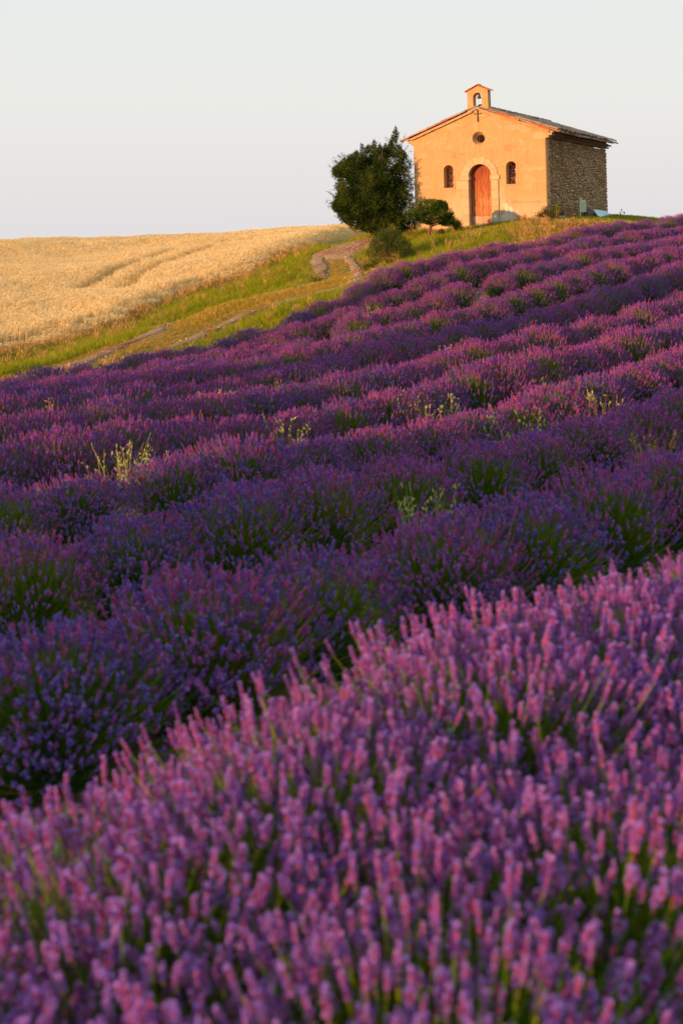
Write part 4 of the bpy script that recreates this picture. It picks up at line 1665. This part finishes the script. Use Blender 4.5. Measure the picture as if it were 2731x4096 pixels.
# roof
roof = MB()
ZB = 4.13
for sx in (1, -1):
    xe_, ze_ = XM + sx * 2.80, ZB - SL * 2.80
    V = [(XM, -.02, ZB), (xe_, -.02, ze_), (xe_, 9.45, ze_), (XM, 9.45, ZB)]
    V += [(x, y, z_ - .035) for x, y, z_ in V]
    roof.quads(V, [[0, 1, 2, 3], [4, 7, 6, 5], [0, 4, 5, 1], [1, 5, 6, 2], [2, 6, 7, 3]])
roofo = roof.build('roof', M['tile_a'], chapel)
roofo.rotation_euler = (.012, 0, 0)
ang = math.atan(SL)
TL = .46
EXP = .324
Vt, Qt = canal(TL, .088, .105, .062, .014, 5)
TMs = []
for q in range(4):
    mb = MB()
    vv = np.array(Vt) * (1 + random.uniform(-.04, .04)) + RNG.normal(0, .0025, (len(Vt), 3))
    mb.quads(vv, Qt)
    TMs.append((mb.mesh('roof_tile', M['tile'], False), vv))
tiles = []
for c in range(45):
    y = .10 + c * .21
    for r_ in range(9):
        d = .05 + r_ * EXP
        if r_ == 8 and random.random() < .25:
            continue
        jy, jd, jr = random.gauss(0, .012), random.gauss(0, .03), random.gauss(0, .05)
        tiles.append((y + jy, d + jd, jr, r_))
sag = lambda y: -.02 * math.sin(y / 9.6 * PI) + .012 * math.sin(y * 1.7)
tiles.sort(key=lambda t_: t_[0] - t_[1] * .2)
Tt = [(XM + d * math.cos(ang), y, ZB - d * math.sin(ang) + .062 + sag(y) + .004 * r_, jr) for (y, d, jr, r_) in tiles]
for i, (x, y, z_, jr) in enumerate(Tt):
    if i < 299:
        link('roof_tile', random.choice(TMs)[0], roofo, None, (x, y, z_), (random.gauss(0, .05), ang - .045, jr))
mb = MB()
qa = np.array(Qt)
for i, (x, y, z_, jr) in enumerate(Tt[299:]):
    R3 = np.array(Euler((random.gauss(0, .05), ang - .045, jr)).to_matrix())
    mb.quads(random.choice(TMs)[1] @ R3.T + [x, y, z_], Qt)
# channel tiles under them, and the whole left slope
for c in range(46):
    y = -.005 + c * .21
    for r_ in range(9):
        d = .12 + r_ * EXP
        R3 = np.array(Euler((PI, 0, 0)).to_matrix())
        R3 = np.array((Euler((0, ang - .02, random.gauss(0, .03)))).to_matrix()) @ R3
        mb.quads(np.array(Vt) @ R3.T + [XM + d * math.cos(ang), y, ZB - d * math.sin(ang) + .072 + sag(y)], Qt)
for c in range(45):
    y = .10 + c * .21
    for r_ in range(9):
        d = .05 + r_ * EXP
        R3 = np.array((Euler((0, 0, PI)).to_matrix() @ Euler((0, ang - .045, random.gauss(0, .05))).to_matrix()))
        mb.quads(random.choice(TMs)[1] @ R3.T + [XM - d * math.cos(ang), y, ZB - d * math.sin(ang) + .062], Qt)
mb.build('roof_tiles', M['tile_a'], roofo, False, 'stuff')
# ridge tiles
Vr, Qr = canal(.44, .12, .105, .085, .016, 5)
for i in range(24):
    mb = MB()
    mb.quads(np.array(Vr) + RNG.normal(0, .003, (len(Vr), 3)), Qr)
    if .34 + i * .38 > 9.3:
        break
    mb.build('ridge_tile', M['tile'], roofo, loc=(XM + random.gauss(0, .012), .34 + i * .38, ZB + .075 + random.gauss(0, .008))).rotation_euler = (0, -.03, PI / 2 + random.gauss(0, .04))
# verge tiles along the front gable
Vv, Qv = canal(.50, .075, .090, .060, .014, 5)
for sx in (1, -1):
    for i in range(7):
        d = .42 + i * .385
        for lay in (0, 1):
            if (lay == 1 and i == 0) or (lay == 0 and (sx < 0 or i % 3 == 0)):
                continue
            mb = MB()
            vv = np.array(Vv) + RNG.normal(0, .003, (len(Vv), 3))
            if lay:
                vv[:, 2] *= .7
            mb.quads(vv, Qv)
            o = mb.build('verge_tile', M['verge'], roofo)
            o.location = (XM + sx * d * math.cos(ang), -.045 + .035 * lay + random.gauss(0, .008), ZB + (-.022 if lay == 0 else .035) - d * math.sin(ang) + random.gauss(0, .006))
            e_ = Euler((0, 0, 0 if sx > 0 else PI)).to_matrix() @ Euler((0, ang - .02, random.gauss(0, .03))).to_matrix()
            o.rotation_euler = e_.to_euler()
# front mortar fillet under the verge tiles
mb = MB()
for sx in (1, -1):
    for i in range(12):
        d = .30 + i * .215
        mb.box((XM + sx * d * math.cos(ang), -.012, ZB - .062 - d * math.sin(ang)), (.235, .05, .05), (0, sx * ang, 0), 0, .006)
mb.build('verge_mortar', M['plaster'], roofo)

# ------------------------------------------------------------------ trees and shrubs
def spray(mb, p, d, L, n, w, mat=0, spread=.5, rnd=None):
    """a tuft of small pointed leaf sprays about direction d"""
    d = d / (np.linalg.norm(d) + 1e-9)
    base = random.random() if rnd is None else rnd
    for _ in range(n):
        q = d + RNG.normal(0, spread, 3)
        q /= np.linalg.norm(q) + 1e-9
        s = np.cross(q, RNG.normal(0, 1, 3))
        s /= np.linalg.norm(s) + 1e-9
        l = L * random.uniform(.5, 1.1)
        o = p + RNG.normal(0, L * .25, 3)
        mb.add([o, o + q * l * .45 + s * w, o + q * l, o + q * l * .45 - s * w], [[0, 1, 2], [0, 2, 3]], mat, min(1, max(0, base + random.gauss(0, .15))))


def noise3(p, seed):
    from mathutils import noise as mn
    return mn.noise(Vector(p) + Vector((seed, seed * 1.7, seed * .3)))


def juniper():
    b0 = hit(1500, 945)
    bx, by = float(at(1503, 945, 39.6)[0]), 39.6
    g = empty('juniper_tree', (bx, by, gz(bx, by)))
    g.scale = (1.06, 1.06, 1.10)
    tag(g, 'large dense dark green juniper with ragged crown against the left corner of the chapel', 'tree')
    tr = MB()
    tr.tube([(0.35, 0, -.2), (.33, 0, .5), (.2, .05, 1.2), (.25, .05, 2.4), (.62, 0, 3.4)], [.13, .12, .09, .06, .02], 8)
    tips = []
    for i in range(34):
        a, z0 = random.uniform(0, 2 * PI), random.uniform(.3, 2.4)
        L = random.uniform(.7, 1.3)
        e_ = np.array([.2 + math.cos(a) * L, math.sin(a) * L, z0 + random.uniform(.1, .9)])
        tr.tube([(.25, 0, z0), (.22 + math.cos(a) * L * .5, math.sin(a) * L * .5, z0 + .15), e_], [.035, .02, .008], 5)
    tr.build('trunk', M['bark'], g, True)
    cr = MB()
    lobes = [((-.15, 0, 1.55), (1.25, 1.2, 1.35)), ((-.30, 0, 1.15), (1.15, 1.1, .75)), ((.2, 0, .6), (.85, .8, .5)), ((-.72, 0, .95), (.60, .7, .55)), ((.80, 0, .42), (.48, .6, .38)), ((-.70, 0, 2.40), (.52, .5, .42)), ((.6, 0, 1.7), (.75, .8, .9)), ((-.55, 0, 2.15), (.85, .9, .85)), ((.45, 0, 2.35), (.85, .9, .80)), ((.55, -.1, 1.1), (.85, .95, .80)), ((.35, -.1, .55), (.62, .8, .50)),
             ((-1.05, 0, 1.25), (.50, .55, .38)), ((-1.0, 0, 2.35), (.42, .5, .28)), ((.78, 0, 2.9), (.22, .25, .75)), ((.0, 0, 2.85), (.55, .6, .30)), ((1.05, 0, .55), (.35, .5, .35))]
    lobes += [((-1.18, .0, 2.32), (.30, .3, .2)), ((-1.22, 0, 1.15), (.28, .3, .18))]
    cnt = 0
    while cnt < 23000:
        (c, r) = random.choices(lobes, weights=[r[0] * r[2] + .1 for _, r in lobes])[0]
        d = RNG.normal(0, 1, 3)
        d /= np.linalg.norm(d)
        rr = random.uniform(.5, 1.0) ** .45
        p = np.array(c) + d * np.array(r) * rr
        if p[2] < .12:
            continue
        nv_ = noise3(p * 2.3, 3)
        if rr > .55 and nv_ < -.22 and random.random() < .88:
            continue
        p = p + d * nv_ * .22
        up = d * .8 + np.array([0, 0, .75])
        spray(cr, p, up, random.uniform(.05, .10), 8, .008, 0, .55, min(1, max(0, .45 + nv_ * .9 + random.gauss(0, .12))))
        cnt += 1
    # spires on the outline
    for (x, z_, h_) in ((.80, 3.35, .52), (-.42, 2.95, .36), (.02, 3.08, .34), (-.78, 2.62, .30), (.42, 3.0, .30), (-1.0, 2.45, .2), (1.05, 2.8, .24), (-.2, 3.0, .26), (.62, 3.1, .3), (-.62, 2.8, .28), (.22, 3.05, .22)):
        for i in range(34):
            t = i / 34
            p = np.array([x + random.gauss(0, .09 * (1 - t)), random.gauss(0, .09 * (1 - t)), z_ + h_ * t - .08])
            spray(cr, p, np.array([random.gauss(0, .4), random.gauss(0, .4), 1.0]), .10, 6, .010, 0, .3)
    # solid dark cores that close the crown, its inner shade put into the colour
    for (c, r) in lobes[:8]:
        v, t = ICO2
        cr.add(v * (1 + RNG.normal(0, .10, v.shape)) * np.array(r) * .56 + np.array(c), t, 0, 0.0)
    # straggling side shoots
    for _ in range(260):
        (c, r) = random.choice(lobes)
        d = RNG.normal(0, 1, 3)
        d /= np.linalg.norm(d)
        p0 = np.array(c) + d * np.array(r) * .95
        if p0[2] < .3:
            continue
        for i in range(5):
            spray(cr, p0 + (d + [0, 0, .5]) * .05 * i, d + np.array([0, 0, .8]), .09, 4, .010, 0, .3)
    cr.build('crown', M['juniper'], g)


juniper()


def small_tree():
    P = at(1722, 958, 36.0)
    g = empty('young_juniper_tree', (P[0], P[1], gz(P[0], P[1])))
    g.scale = (1.12, 1.12, 1.12)
    tag(g, 'small dark green tree with bare leaning trunk in front of the chapel wall', 'tree')
    tr = MB()
    tr.tube([(.10, 0, -.1), (.0, 0, .12), (-.05, 0, .28), (.02, 0, .55), (.05, 0, .9)], [.075, .052, .045, .042, .02], 8)
    for i in range(18):
        a = random.uniform(0, 2 * PI)
        L = random.uniform(.3, .65)
        z0 = random.uniform(.45, .75)
        tr.tube([(0, 0, z0), (math.cos(a) * L * .5, math.sin(a) * L * .5, z0 + .08), (math.cos(a) * L, math.sin(a) * L, z0 + .2)], [.02, .013, .006], 5)
    tr.build('trunk', M['bark'], g, True)
    cr = MB()
    lobes = [((.10, 0, .82), (.62, .55, .28)), ((.15, 0, .72), (.50, .46, .18)), ((.02, 0, 1.08), (.42, .4, .22)), ((-.42, 0, .85), (.28, .3, .18)), ((.50, 0, .68), (.24, .3, .18)), ((.28, 0, 1.05), (.25, .3, .2))]
    for _ in range(5600):
        (c, r) = random.choice(lobes)
        d = RNG.normal(0, 1, 3)
        d /= np.linalg.norm(d)
        p = np.array(c) + d * np.array(r) * random.uniform(.5, 1) ** .5
        nv_ = noise3(p * 5, 9)
        if nv_ < -.2 and random.random() < .85:
            continue
        spray(cr, p, d + np.array([.15 * np.sign(d[0]), 0, .45]), random.uniform(.045, .09), 7, .007, 0, .45, min(1, max(0, .45 + nv_ * .8 + d[2] * .2)))
    cr.build('crown', M['pine'], g)


small_tree()


def shrub(px, py, Y, w, h, n, label, mats=('leaf',), leaf=.035, name='shrub', depth=None, airy=.0):
    P = at(px, py, Y)
    g = empty(name, (P[0], P[1], gz(P[0], P[1])))
    tag(g, label, 'shrub')
    tr, cr = MB(), MB()
    tips = []
    for i in range(max(8, int(26 * w))):
        a, t = random.uniform(0, 2 * PI), random.uniform(.1, 1.15)
        e_ = np.array([math.sin(t) * math.cos(a) * w * .5, math.sin(t) * math.sin(a) * (depth or w) * .5, math.cos(t) * h * random.uniform(.75, 1.05) + .02])
        m_ = e_ * .5 + np.array([0, 0, h * .08])
        tr.tube([(e_[0] * .08, e_[1] * .08, 0), m_, e_], [.012, .008, .004], 4)
        tips.append((m_, e_))
    tr.build('branches', M['bark'], g)
    for _ in range(n):
        if random.random() < .55 + airy:
            m_, e_ = random.choice(tips)
            t = random.uniform(.15, 1.08)
            p = m_ + (e_ - m_) * t + RNG.normal(0, .035 * (1 + w), 3)
        else:
            d = RNG.normal(0, 1, 3)
            d /= np.linalg.norm(d)
            d[2] = abs(d[2])
            p = d * np.array([w * .5, (depth or w) * .5, h * .92]) * random.uniform(.3, 1) ** .4
            if noise3(p * 4, 5) < -.15:
                continue
        p[2] = max(p[2], .02)
        q = p / (np.linalg.norm(p) + 1e-6) + RNG.normal(0, .8, 3)
        q /= np.linalg.norm(q)
        s = np.cross(q, RNG.normal(0, 1, 3))
        s /= np.linalg.norm(s) + 1e-9
        L = leaf * random.uniform(.6, 1.2)
        cr.add([p, p + q * L * .5 + s * L * .28, p + q * L, p + q * L * .5 - s * L * .28], [[0, 1, 2], [0, 2, 3]], random.randrange(len(mats)))
    cr.build('leaves', [M[m_] for m_ in mats], g)
    return g


shrub(1562, 1082, 32.3, 1.62, 1.28, 32000, 'round dense dark green shrub below the big juniper beside the track', ('leaf',), .032, airy=-.3)
shrub(1578, 1060, 32.9, .55, 1.35, 2600, 'taller leafy shoots rising behind the round shrub under the juniper', ('grass', 'leaf'), .032, airy=.3)
shrub(1822, 945, 36.6, .62, .50, 4200, 'low dark green shrub between the young tree and the chapel door', ('leaf', 'pine'), .030)
shrub(1765, 958, 36.4, .34, .34, 1100, 'small reddish bramble beside the stone heap', ('redleaf', 'leaf'), .028, airy=.2)
shrub(1960, 906, 37.2, .26, .26, 320, 'small dark red-leaved sprig in front of the right door jamb', ('redleaf',), .028, airy=.3)
shrub(2078, 893, 37.0, .32, .22, 1100, 'little round bush against the wall right of the door', ('leaf', 'redleaf'), .026)
shrub(2100, 892, 37.0, .22, .30, 260, 'thin twiggy weed beside the little round bush', ('grass',), .02, airy=.4)
shrub(2180, 888, 36.2, .70, .50, 2800, 'bushy rose shrub at the right front corner of the chapel', ('leaf', 'redleaf', 'leaf'), .036, airy=.25)
shrub(2225, 862, 37.2, .40, .62, 900, 'loose yellow-green climber on the stone wall behind the rose shrub', ('grass', 'leaf'), .032, airy=.35)
shrub(1640, 935, 38.2, .50, .26, 1000, 'rusty dry bush at the foot of the left chapel corner', ('dry', 'redleaf'), .028, airy=.2)
shrub(1270, 1170, 33.0, .75, .20, 1500, 'low leafy bramble sprawling beside the left wheel rut', ('grass', 'leaf'), .034, airy=.2)
shrub(1462, 1130, 32.0, .34, .30, 380, 'thin dark bramble shoot above the top lavender row', ('leaf',), .035, airy=.45)
shrub(1090, 1050, 40.0, .80, .55, 2200, 'tall green weeds at the edge of the wheat', ('grass', 'leaf'), .034, airy=.3)
shrub(2205, 945, 31.5, .40, .26, 900, 'low plant with tiny yellow flowers between straw grass and lavender', ('grass', 'dry'), .022, airy=.2)

# dried flower stalk on the skyline
P = at(2488, 905, 36.0)
g = empty('dried_flower_stalk', (P[0], P[1], gz(P[0], P[1])))
tag(g, 'lone dark seed-headed flower stalk on the skyline right of the chapel', 'plant')
top = at(2482, 838, 36.0)[2] - g.location.z
mb = MB()
mb.tube([(0, 0, 0), (.01, 0, top * .5), (-.02, 0, top)], [.008, .007, .004], 5)
mb.tube([(.01, 0, top * .45), (.06, 0, top * .8)], [.005, .004], 4)
mb.tube([(.0, 0, top * .4), (-.08, 0, top * .8)], [.005, .004], 4)
mb.build('stalk', M['leaf'], g)
for (x, z_) in ((-.02, top), (.06, top * .82), (.07, top * .76), (-.08, top * .82), (-.05, top * .62), (-.06, top * .72), (.02, top * .55), (-.01, top * .9)):
    mb = MB()
    v, t = ICO1
    mb.add(v * (1 + RNG.normal(0, .25, v.shape)) * .024 + [x, 0, z_], t)
    mb.build('seed_head', M['juniper'], g)

# ------------------------------------------------------------------ things beside the chapel
def local(lx, ly, lz=0):
    return (C0[0] + CX[0] * lx + CY[0] * ly, C0[1] + CX[1] * lx + CY[1] * ly, C0[2] + lz)


# information sign on a thin post
P = at(2325, 880, 39.0)
g = empty('information_sign', (P[0], P[1], gz(P[0], P[1]) - .02), rad(-10))
tag(g, 'pale green information board on a thin post beside the stone side wall', 'sign')
sz_ = P[1] / F
zb = EYE + (880 - 846) / F * 0 + 0
base_z = g.location.z
z_bot = at(2325, 848, 39.0)[2] - base_z
z_top = at(2325, 800, 39.0)[2] - base_z
M['signpost'] = simple('pale_green_metal', (.62, .68, .46), .08, 10, .6, 0)
M['signface'] = simple('sign_face', (.58, .70, .56), .08, 12, .5, 0)
M['signtext'] = simple('sign_print', (.30, .42, .36), .15, 40, .5, 0)
mb = MB()
mb.box((-.045, .02, z_top / 2 + .03), (.032, .032, z_top + .12))
mb.build('post', M['signpost'], g)
mb = MB()
mb.box((.055, .0, (z_bot + z_top) / 2), (.235, .02, z_top - z_bot), None, 0, .002)
mb.build('board', M['signpost'], g)
mb = MB()
mb.box((.065, -.0115, (z_bot + z_top) / 2 + .01), (.185, .003, (z_top - z_bot) * .80))
mb.build('printed_panel', M['signface'], g)
mb = MB()
for i in range(9):
    zz_ = z_bot + (z_top - z_bot) * (.17 + .075 * i)
    x0 = -.02
    while x0 < .14:
        wl = random.uniform(.015, .05)
        mb.box((x0 + wl / 2, -.0145, zz_), (wl, .001, .009))
        x0 += wl + .008
mb.build('lettering', M['signtext'], g)
mb = MB()
mb.box((.0, .0, z_top + .05), (.09, .012, .05))
mb.build('marker_plate', M['signface'], g)

# rusty bucket-like stone block
P = at(2236, 882, 38.0)
g = empty('masonry_block', (P[0], P[1], gz(P[0], P[1])), rad(-20))
tag(g, 'orange brick and dark stone block lying at the foot of the stone wall', 'block')
M['brick'] = simple('orange_brick', (.52, .20, .08), .4, 12, .9, .6, .02)
M['dstone'] = simple('dark_stone', (.09, .075, .065), .3, 10, .9, .6, .02)
mb = MB()
mb.box((-.10, 0, .20), (.22, .2, .16), None, 0, .01)
mb.build('brick', M['brick'], g)
mb = MB()
mb.box((.10, 0, .19), (.16, .2, .15), None, 0, .012)
mb.build('dark_stone', M['dstone'], g)
mb = MB()
mb.box((-.02, -.02, .05), (.44, .24, .14), None, 0, .02)
mb.build('footing', M['rock'], g)

# corrugated sheet over a dark heap, leaning at the wall
A = at(2372, 838, 41.5)
g = empty('corrugated_sheet', (A[0], A[1], gz(A[0], A[1])), rad(-27))
tag(g, 'pale blue corrugated sheet leaning over a dark heap by the stone wall', 'sheet')
q0, q1, q2, q3 = [at(*p) for p in ((2371, 838, 42.5), (2394, 869, 41.0), (2446, 868, 42.6), (2424, 845, 44.0))]
inv = Matrix.Translation(g.location) @ Matrix.Rotation(rad(-27), 4, 'Z')
inv = inv.inverted()
Lc = [np.array(inv @ Vector(q)) for q in (q0, q1, q2, q3)]
nu, nv2 = 40, 10
V = []
for i in range(nu + 1):
    for j in range(nv2 + 1):
        s_, t_ = j / nv2, i / nu
        a = Lc[0] * (1 - t_) + Lc[1] * t_
        b = Lc[3] * (1 - t_) + Lc[2] * t_
        p = a * (1 - s_) + b * s_
        V.append(p + [0, 0, .014 * math.sin(i * PI / 2) + .035 * math.sin(s_ * 6) * t_])
n0 = len(V)
V = V + [p - [0, 0, .006] for p in V]
Q = [[i * (nv2 + 1) + j, (i + 1) * (nv2 + 1) + j, (i + 1) * (nv2 + 1) + j + 1, i * (nv2 + 1) + j + 1] for i in range(nu) for j in range(nv2)]
Q += [[n0 + q[0], n0 + q[3], n0 + q[2], n0 + q[1]] for q in Q]
mb = MB()
mb.quads(V, Q)
M['sheet'] = simple('blue_grey_sheet', (.36, .58, .70), .25, 6, .45, .1, .005)
mb.build('sheet', M['sheet'], g)
hp = empty('dark_heap', (0, 0, 0))
hp.location = g.location
hp.rotation_euler = (0, 0, rad(-27))
tag(hp, 'dark tarpaulin-covered heap under the blue sheet', 'heap')
mb = MB()
v, t = ICO3
c = (Lc[0] + Lc[1] + Lc[2] + Lc[3]) / 4
vv = v * (1 + RNG.normal(0, .03, (len(v), 1)))
mb.add(vv * [.14, .60, .22] + [Lc[0][0] + .02, (Lc[0][1] + Lc[1][1]) / 2, .12], t)
mb.build('heap_body', M['dstone'], hp, True)
P2 = at(2470, 876, 42)
mb = MB()
mb.tube([tuple(np.array(inv @ Vector(at(2430, 868, 42)))), tuple(np.array(inv @ Vector(at(2482, 876, 42.5))))], [.03, .02], 6)
mb.build('board', M['lav_leaf'], hp)

# ------------------------------------------------------------------ stones
def rock(px, py, Y, s, label, squash=.6, group=None):
    P = at(px, py, Y)
    v, t = ICO2
    vv = v.copy()
    for _ in range(5):
        d = RNG.normal(0, 1, 3)
        d /= np.linalg.norm(d)
        k = vv @ d
        vv = vv - np.outer(np.maximum(k - .72, 0), d)
    vv *= 1 + RNG.normal(0, .03, vv.shape)
    mb = MB()
    mb.add(vv * [s * random.uniform(.9, 1.3), s, s * squash], t)
    o = mb.build('rock', M['rock'], None, False)
    o.location = (P[0], P[1], gz(P[0], P[1]) + s * squash * .45)
    o.rotation_euler = (0, 0, random.uniform(0, 6))
    return tag(o, label, 'rock', group)


heap = [(1668, 985, .055, 'lowest and leftmost pale rock of the heap under the young tree'), (1672, 972, .07, 'broad pale rock at the left end of the heap'),
        (1687, 967, .095, 'largest round rock of the heap under the young tree'), (1701, 972, .065, 'rock right beside the largest one in the heap'),
        (1697, 960, .05, 'grey rock on top of the middle of the heap'), (1708, 962, .06, 'pale rock in the centre of the heap by the young trunk'),
        (1714, 961, .05, 'small rock just left of the young trunk foot'), (1721, 958, .055, 'smooth rock at the foot of the young trunk'),
        (1732, 952, .07, 'pale long rock at the right end of the heap')]
for px, py, s, l in heap:
    rock(px, py, 36.0 + (985 - py) * .02, s, l, .75, 'rocks heaped under the young tree')
for px, py, s, l in ((1898, 917, .07, 'left of two pale rocks in the turf below the door'), (1925, 913, .085, 'right of two pale rocks in the turf below the door'),
                     (1862, 919, .05, 'small pale rock beside the left door jamb'), (2057, 892, .07, 'pale rock at the foot of the little round bush'),
                     (2080, 893, .04, 'tiny pale rock right of the little round bush'), (2067, 910, .07, 'flat pale rock in the turf right of the door'),
                     (1985, 996, .12, 'flat pale rock just above the topmost lavender row'), (2020, 992, .10, 'pale slab above the topmost lavender row right of the flat rock'),
                     (1617, 1060, .08, 'pale rock at the right foot of the round shrub'), (1598, 1070, .05, 'small pale rock left of the rock by the round shrub'),
                     (1970, 965, .08, 'grey rock in the middle of the grass bank')):
    Y = 37.0 if py < 925 else (31 if py > 960 and px > 1900 else 32.2)
    rock(px, py, Y, s, l, .5)


def stones_on_soil():
    vs = []
    for q in range(4):
        v, t = ICO1
        mb = MB()
        mb.add(v * (1 + RNG.normal(0, .15, v.shape)) * [1, 1, .6], t)
        vs.append(mb.mesh('pebble', M['rock']))
    c = lib('pebbles', vs)
    n = 9000
    u, yy = RNG.uniform(-.36, .36, n), RNG.uniform(1.5, 36, n)
    x = u * yy
    k = in_field(x, yy)
    x, yy = x[k], yy[k]
    rl = np.concatenate([RUT_L[RNG.integers(0, len(RUT_L), 900)], RUT_R[RNG.integers(0, len(RUT_R), 500)]]) + RNG.normal(0, .16, (1400, 2))
    rl = rl[RNG.random(1400) < .35]
    pa = PATCH[RNG.integers(0, len(PATCH), 900)] * RNG.uniform(0, 1, (900, 1))
    w = RNG.dirichlet(np.ones(len(PATCH)) * .4, 350)
    pa = w @ PATCH
    fld = len(x)
    x, yy = np.concatenate([x, rl[:, 0], pa[:, 0]]), np.concatenate([yy, rl[:, 1], pa[:, 1]])
    m = len(x)
    z_ = ground(x, yy) + .015
    z_[fld:] += .035
    s = RNG.uniform(.008, .035, m)
    rot = RNG.uniform(0, 6, (m, 3)) * [.1, .1, 1]
    scatter('gravel', c, 4, np.column_stack([x, yy, z_]), rot, s, 'loose pale stones on the soil between the rows and on the track')


stones_on_soil()


# ------------------------------------------------------------------ weeds among the lavender
def oat_tuft(px, py, h, r, n, label, mats=('oat', 'oat'), hh=.62, name='wild_oat_tuft'):
    P = hit(px, py, h)
    g = empty(name, (P[0], P[1], P[2]))
    tag(g, label, 'weed')
    st, hd = MB(), MB()
    for _ in range(n):
        a, rr = random.uniform(0, 2 * PI), r * math.sqrt(random.random())
        x, y = rr * math.cos(a), rr * math.sin(a)
        H = hh * random.uniform(.70, .98)
        lx, ly = random.gauss(0, .07) + x * .3, random.gauss(0, .07) + y * .3
        st.tube([(x, y, 0), (x + lx * .4, y + ly * .4, H * .6), (x + lx, y + ly, H)], [.0025, .002, .0015], 3, 0, None, False)
        for j in range(random.randint(3, 6)):
            t = random.uniform(.72, 1.0)
            p = np.array([x + lx * t, y + ly * t, H * t]) + RNG.normal(0, .012, 3)
            q = p + np.array([random.gauss(0, .012), random.gauss(0, .012), random.uniform(.01, .035)])
            spindle(hd, p, q, random.uniform(.004, .0065), 4)
    for _ in range(n * 2):
        a = random.uniform(0, 2 * PI)
        x, y = r * .5 * math.cos(a), r * .5 * math.sin(a)
        H = hh * random.uniform(.5, .95)
        st.add([[x, y, 0], [x + .006, y, 0], [x * 2 + random.gauss(0, .1), y * 2 + random.gauss(0, .1), H]], [[0, 1, 2]])
    st.build('stems', M[mats[0]], g)
    hd.build('seed_heads', M[mats[1]], g, kind='stuff')


M['weedgreen'] = plant('weed_green', [(0, (.20, .30, .05)), (1, (.40, .46, .12))], .3)
oat_tuft(880, 1575, .55, .22, 26, 'yellow-green oat tuft in the pink row on the left of the field', ('weedgreen', 'oat'))
oat_tuft(1150, 1520, .55, .18, 14, 'green weed tuft left of centre between two dark rows', ('weedgreen', 'weedgreen'), .56)
oat_tuft(1160, 1690, .55, .16, 12, 'pale oat stalks standing left of centre by the green-edged bush', ('weedgreen', 'oat'))
oat_tuft(505, 1790, .58, .20, 20, 'whitish oat tuft on the left in the middle rows', ('oat', 'oat'), .66)
oat_tuft(1700, 1580, .56, .35, 40, 'wide patch of cream oats in the pink row right of centre', ('weedgreen', 'oat'), .62)
oat_tuft(1780, 1385, .56, .14, 12, 'small pale oat tuft in the middle of the upper rows', ('oat', 'oat'))
oat_tuft(2100, 1430, .56, .22, 14, 'pale oat tuft right of the small one in the upper rows', ('weedgreen', 'oat'))
oat_tuft(2130, 1650, .56, .26, 18, 'green oat tuft at the right in the middle rows', ('weedgreen', 'oat'), .6)
oat_tuft(1700, 1930, .50, .20, 16, 'yellow-green oat tuft in the hollow between two near rows', ('weedgreen', 'oat'), .52)
oat_tuft(200, 1640, .55, .10, 6, 'thin orange weed stalks at the far left of the field', ('dry', 'dry'), .7)
oat_tuft(2455, 1425, .35, .30, 60, 'dry straw mound between bushes at the right', ('dry', 'dry'), .34, 'straw_clump')
oat_tuft(2215, 1525, .35, .20, 16, 'low green weed beside the red-lit bush at the right', ('weedgreen', 'weedgreen'), .4)
oat_tuft(2400, 1560, .5, .16, 10, 'thin oat stalks in front of the red-lit bush at the right', ('dry', 'oat'), .55)
oat_tuft(2640, 1700, .5, .22, 18, 'dry weed stalks at the right edge of the field', ('dry', 'dry'), .45)
oat_tuft(1740, 1115, .45, .14, 18, 'small yellow-green tuft in the upper rows below the shrub', ('weedgreen', 'weedgreen'), .45)
oat_tuft(1480, 1240, .5, .16, 12, 'cream oat stalks in the second row below the track', ('dry', 'oat'), .62)


# ------------------------------------------------------------------ tall unseen trees added behind the camera on the left: the low sun throws their shade along the rows
def far_tree(s_, a_, hgt, rad_, label):
    x, y = ROW_D * a_ + ROW_N * s_
    g = empty('added_shade_tree', (x, y, gz(x, y)))
    tag(g, label, 'tree')
    tr = MB()
    tr.tube([(0, 0, -.3), (.05, 0, hgt * .5), (0, 0, hgt * .92)], [.22, .14, .03], 8)
    tr.build('trunk', M['bark'], g, True)
    cr = MB()
    n = int(260 * hgt * rad_ / 3)
    for _ in range(n):
        t = random.uniform(.02, 1)
        rr = rad_ * (math.sin(min(t * 1.1 + .12, 1) * PI) ** .5 if t < .8 else 1 - (t - .8) * 3.5)
        a = random.uniform(0, 2 * PI)
        q = max(rr, .15) * math.sqrt(random.random())
        spray(cr, np.array([q * math.cos(a), q * math.sin(a), t * hgt]), np.array([math.cos(a), math.sin(a), .8]), .42, 5, .10, 0, .6)
    cr.build('crown', M['leaf'], g)


for (s_, a_, h_, r_, l_) in SHADE:
    far_tree(s_, a_, h_, r_, l_)
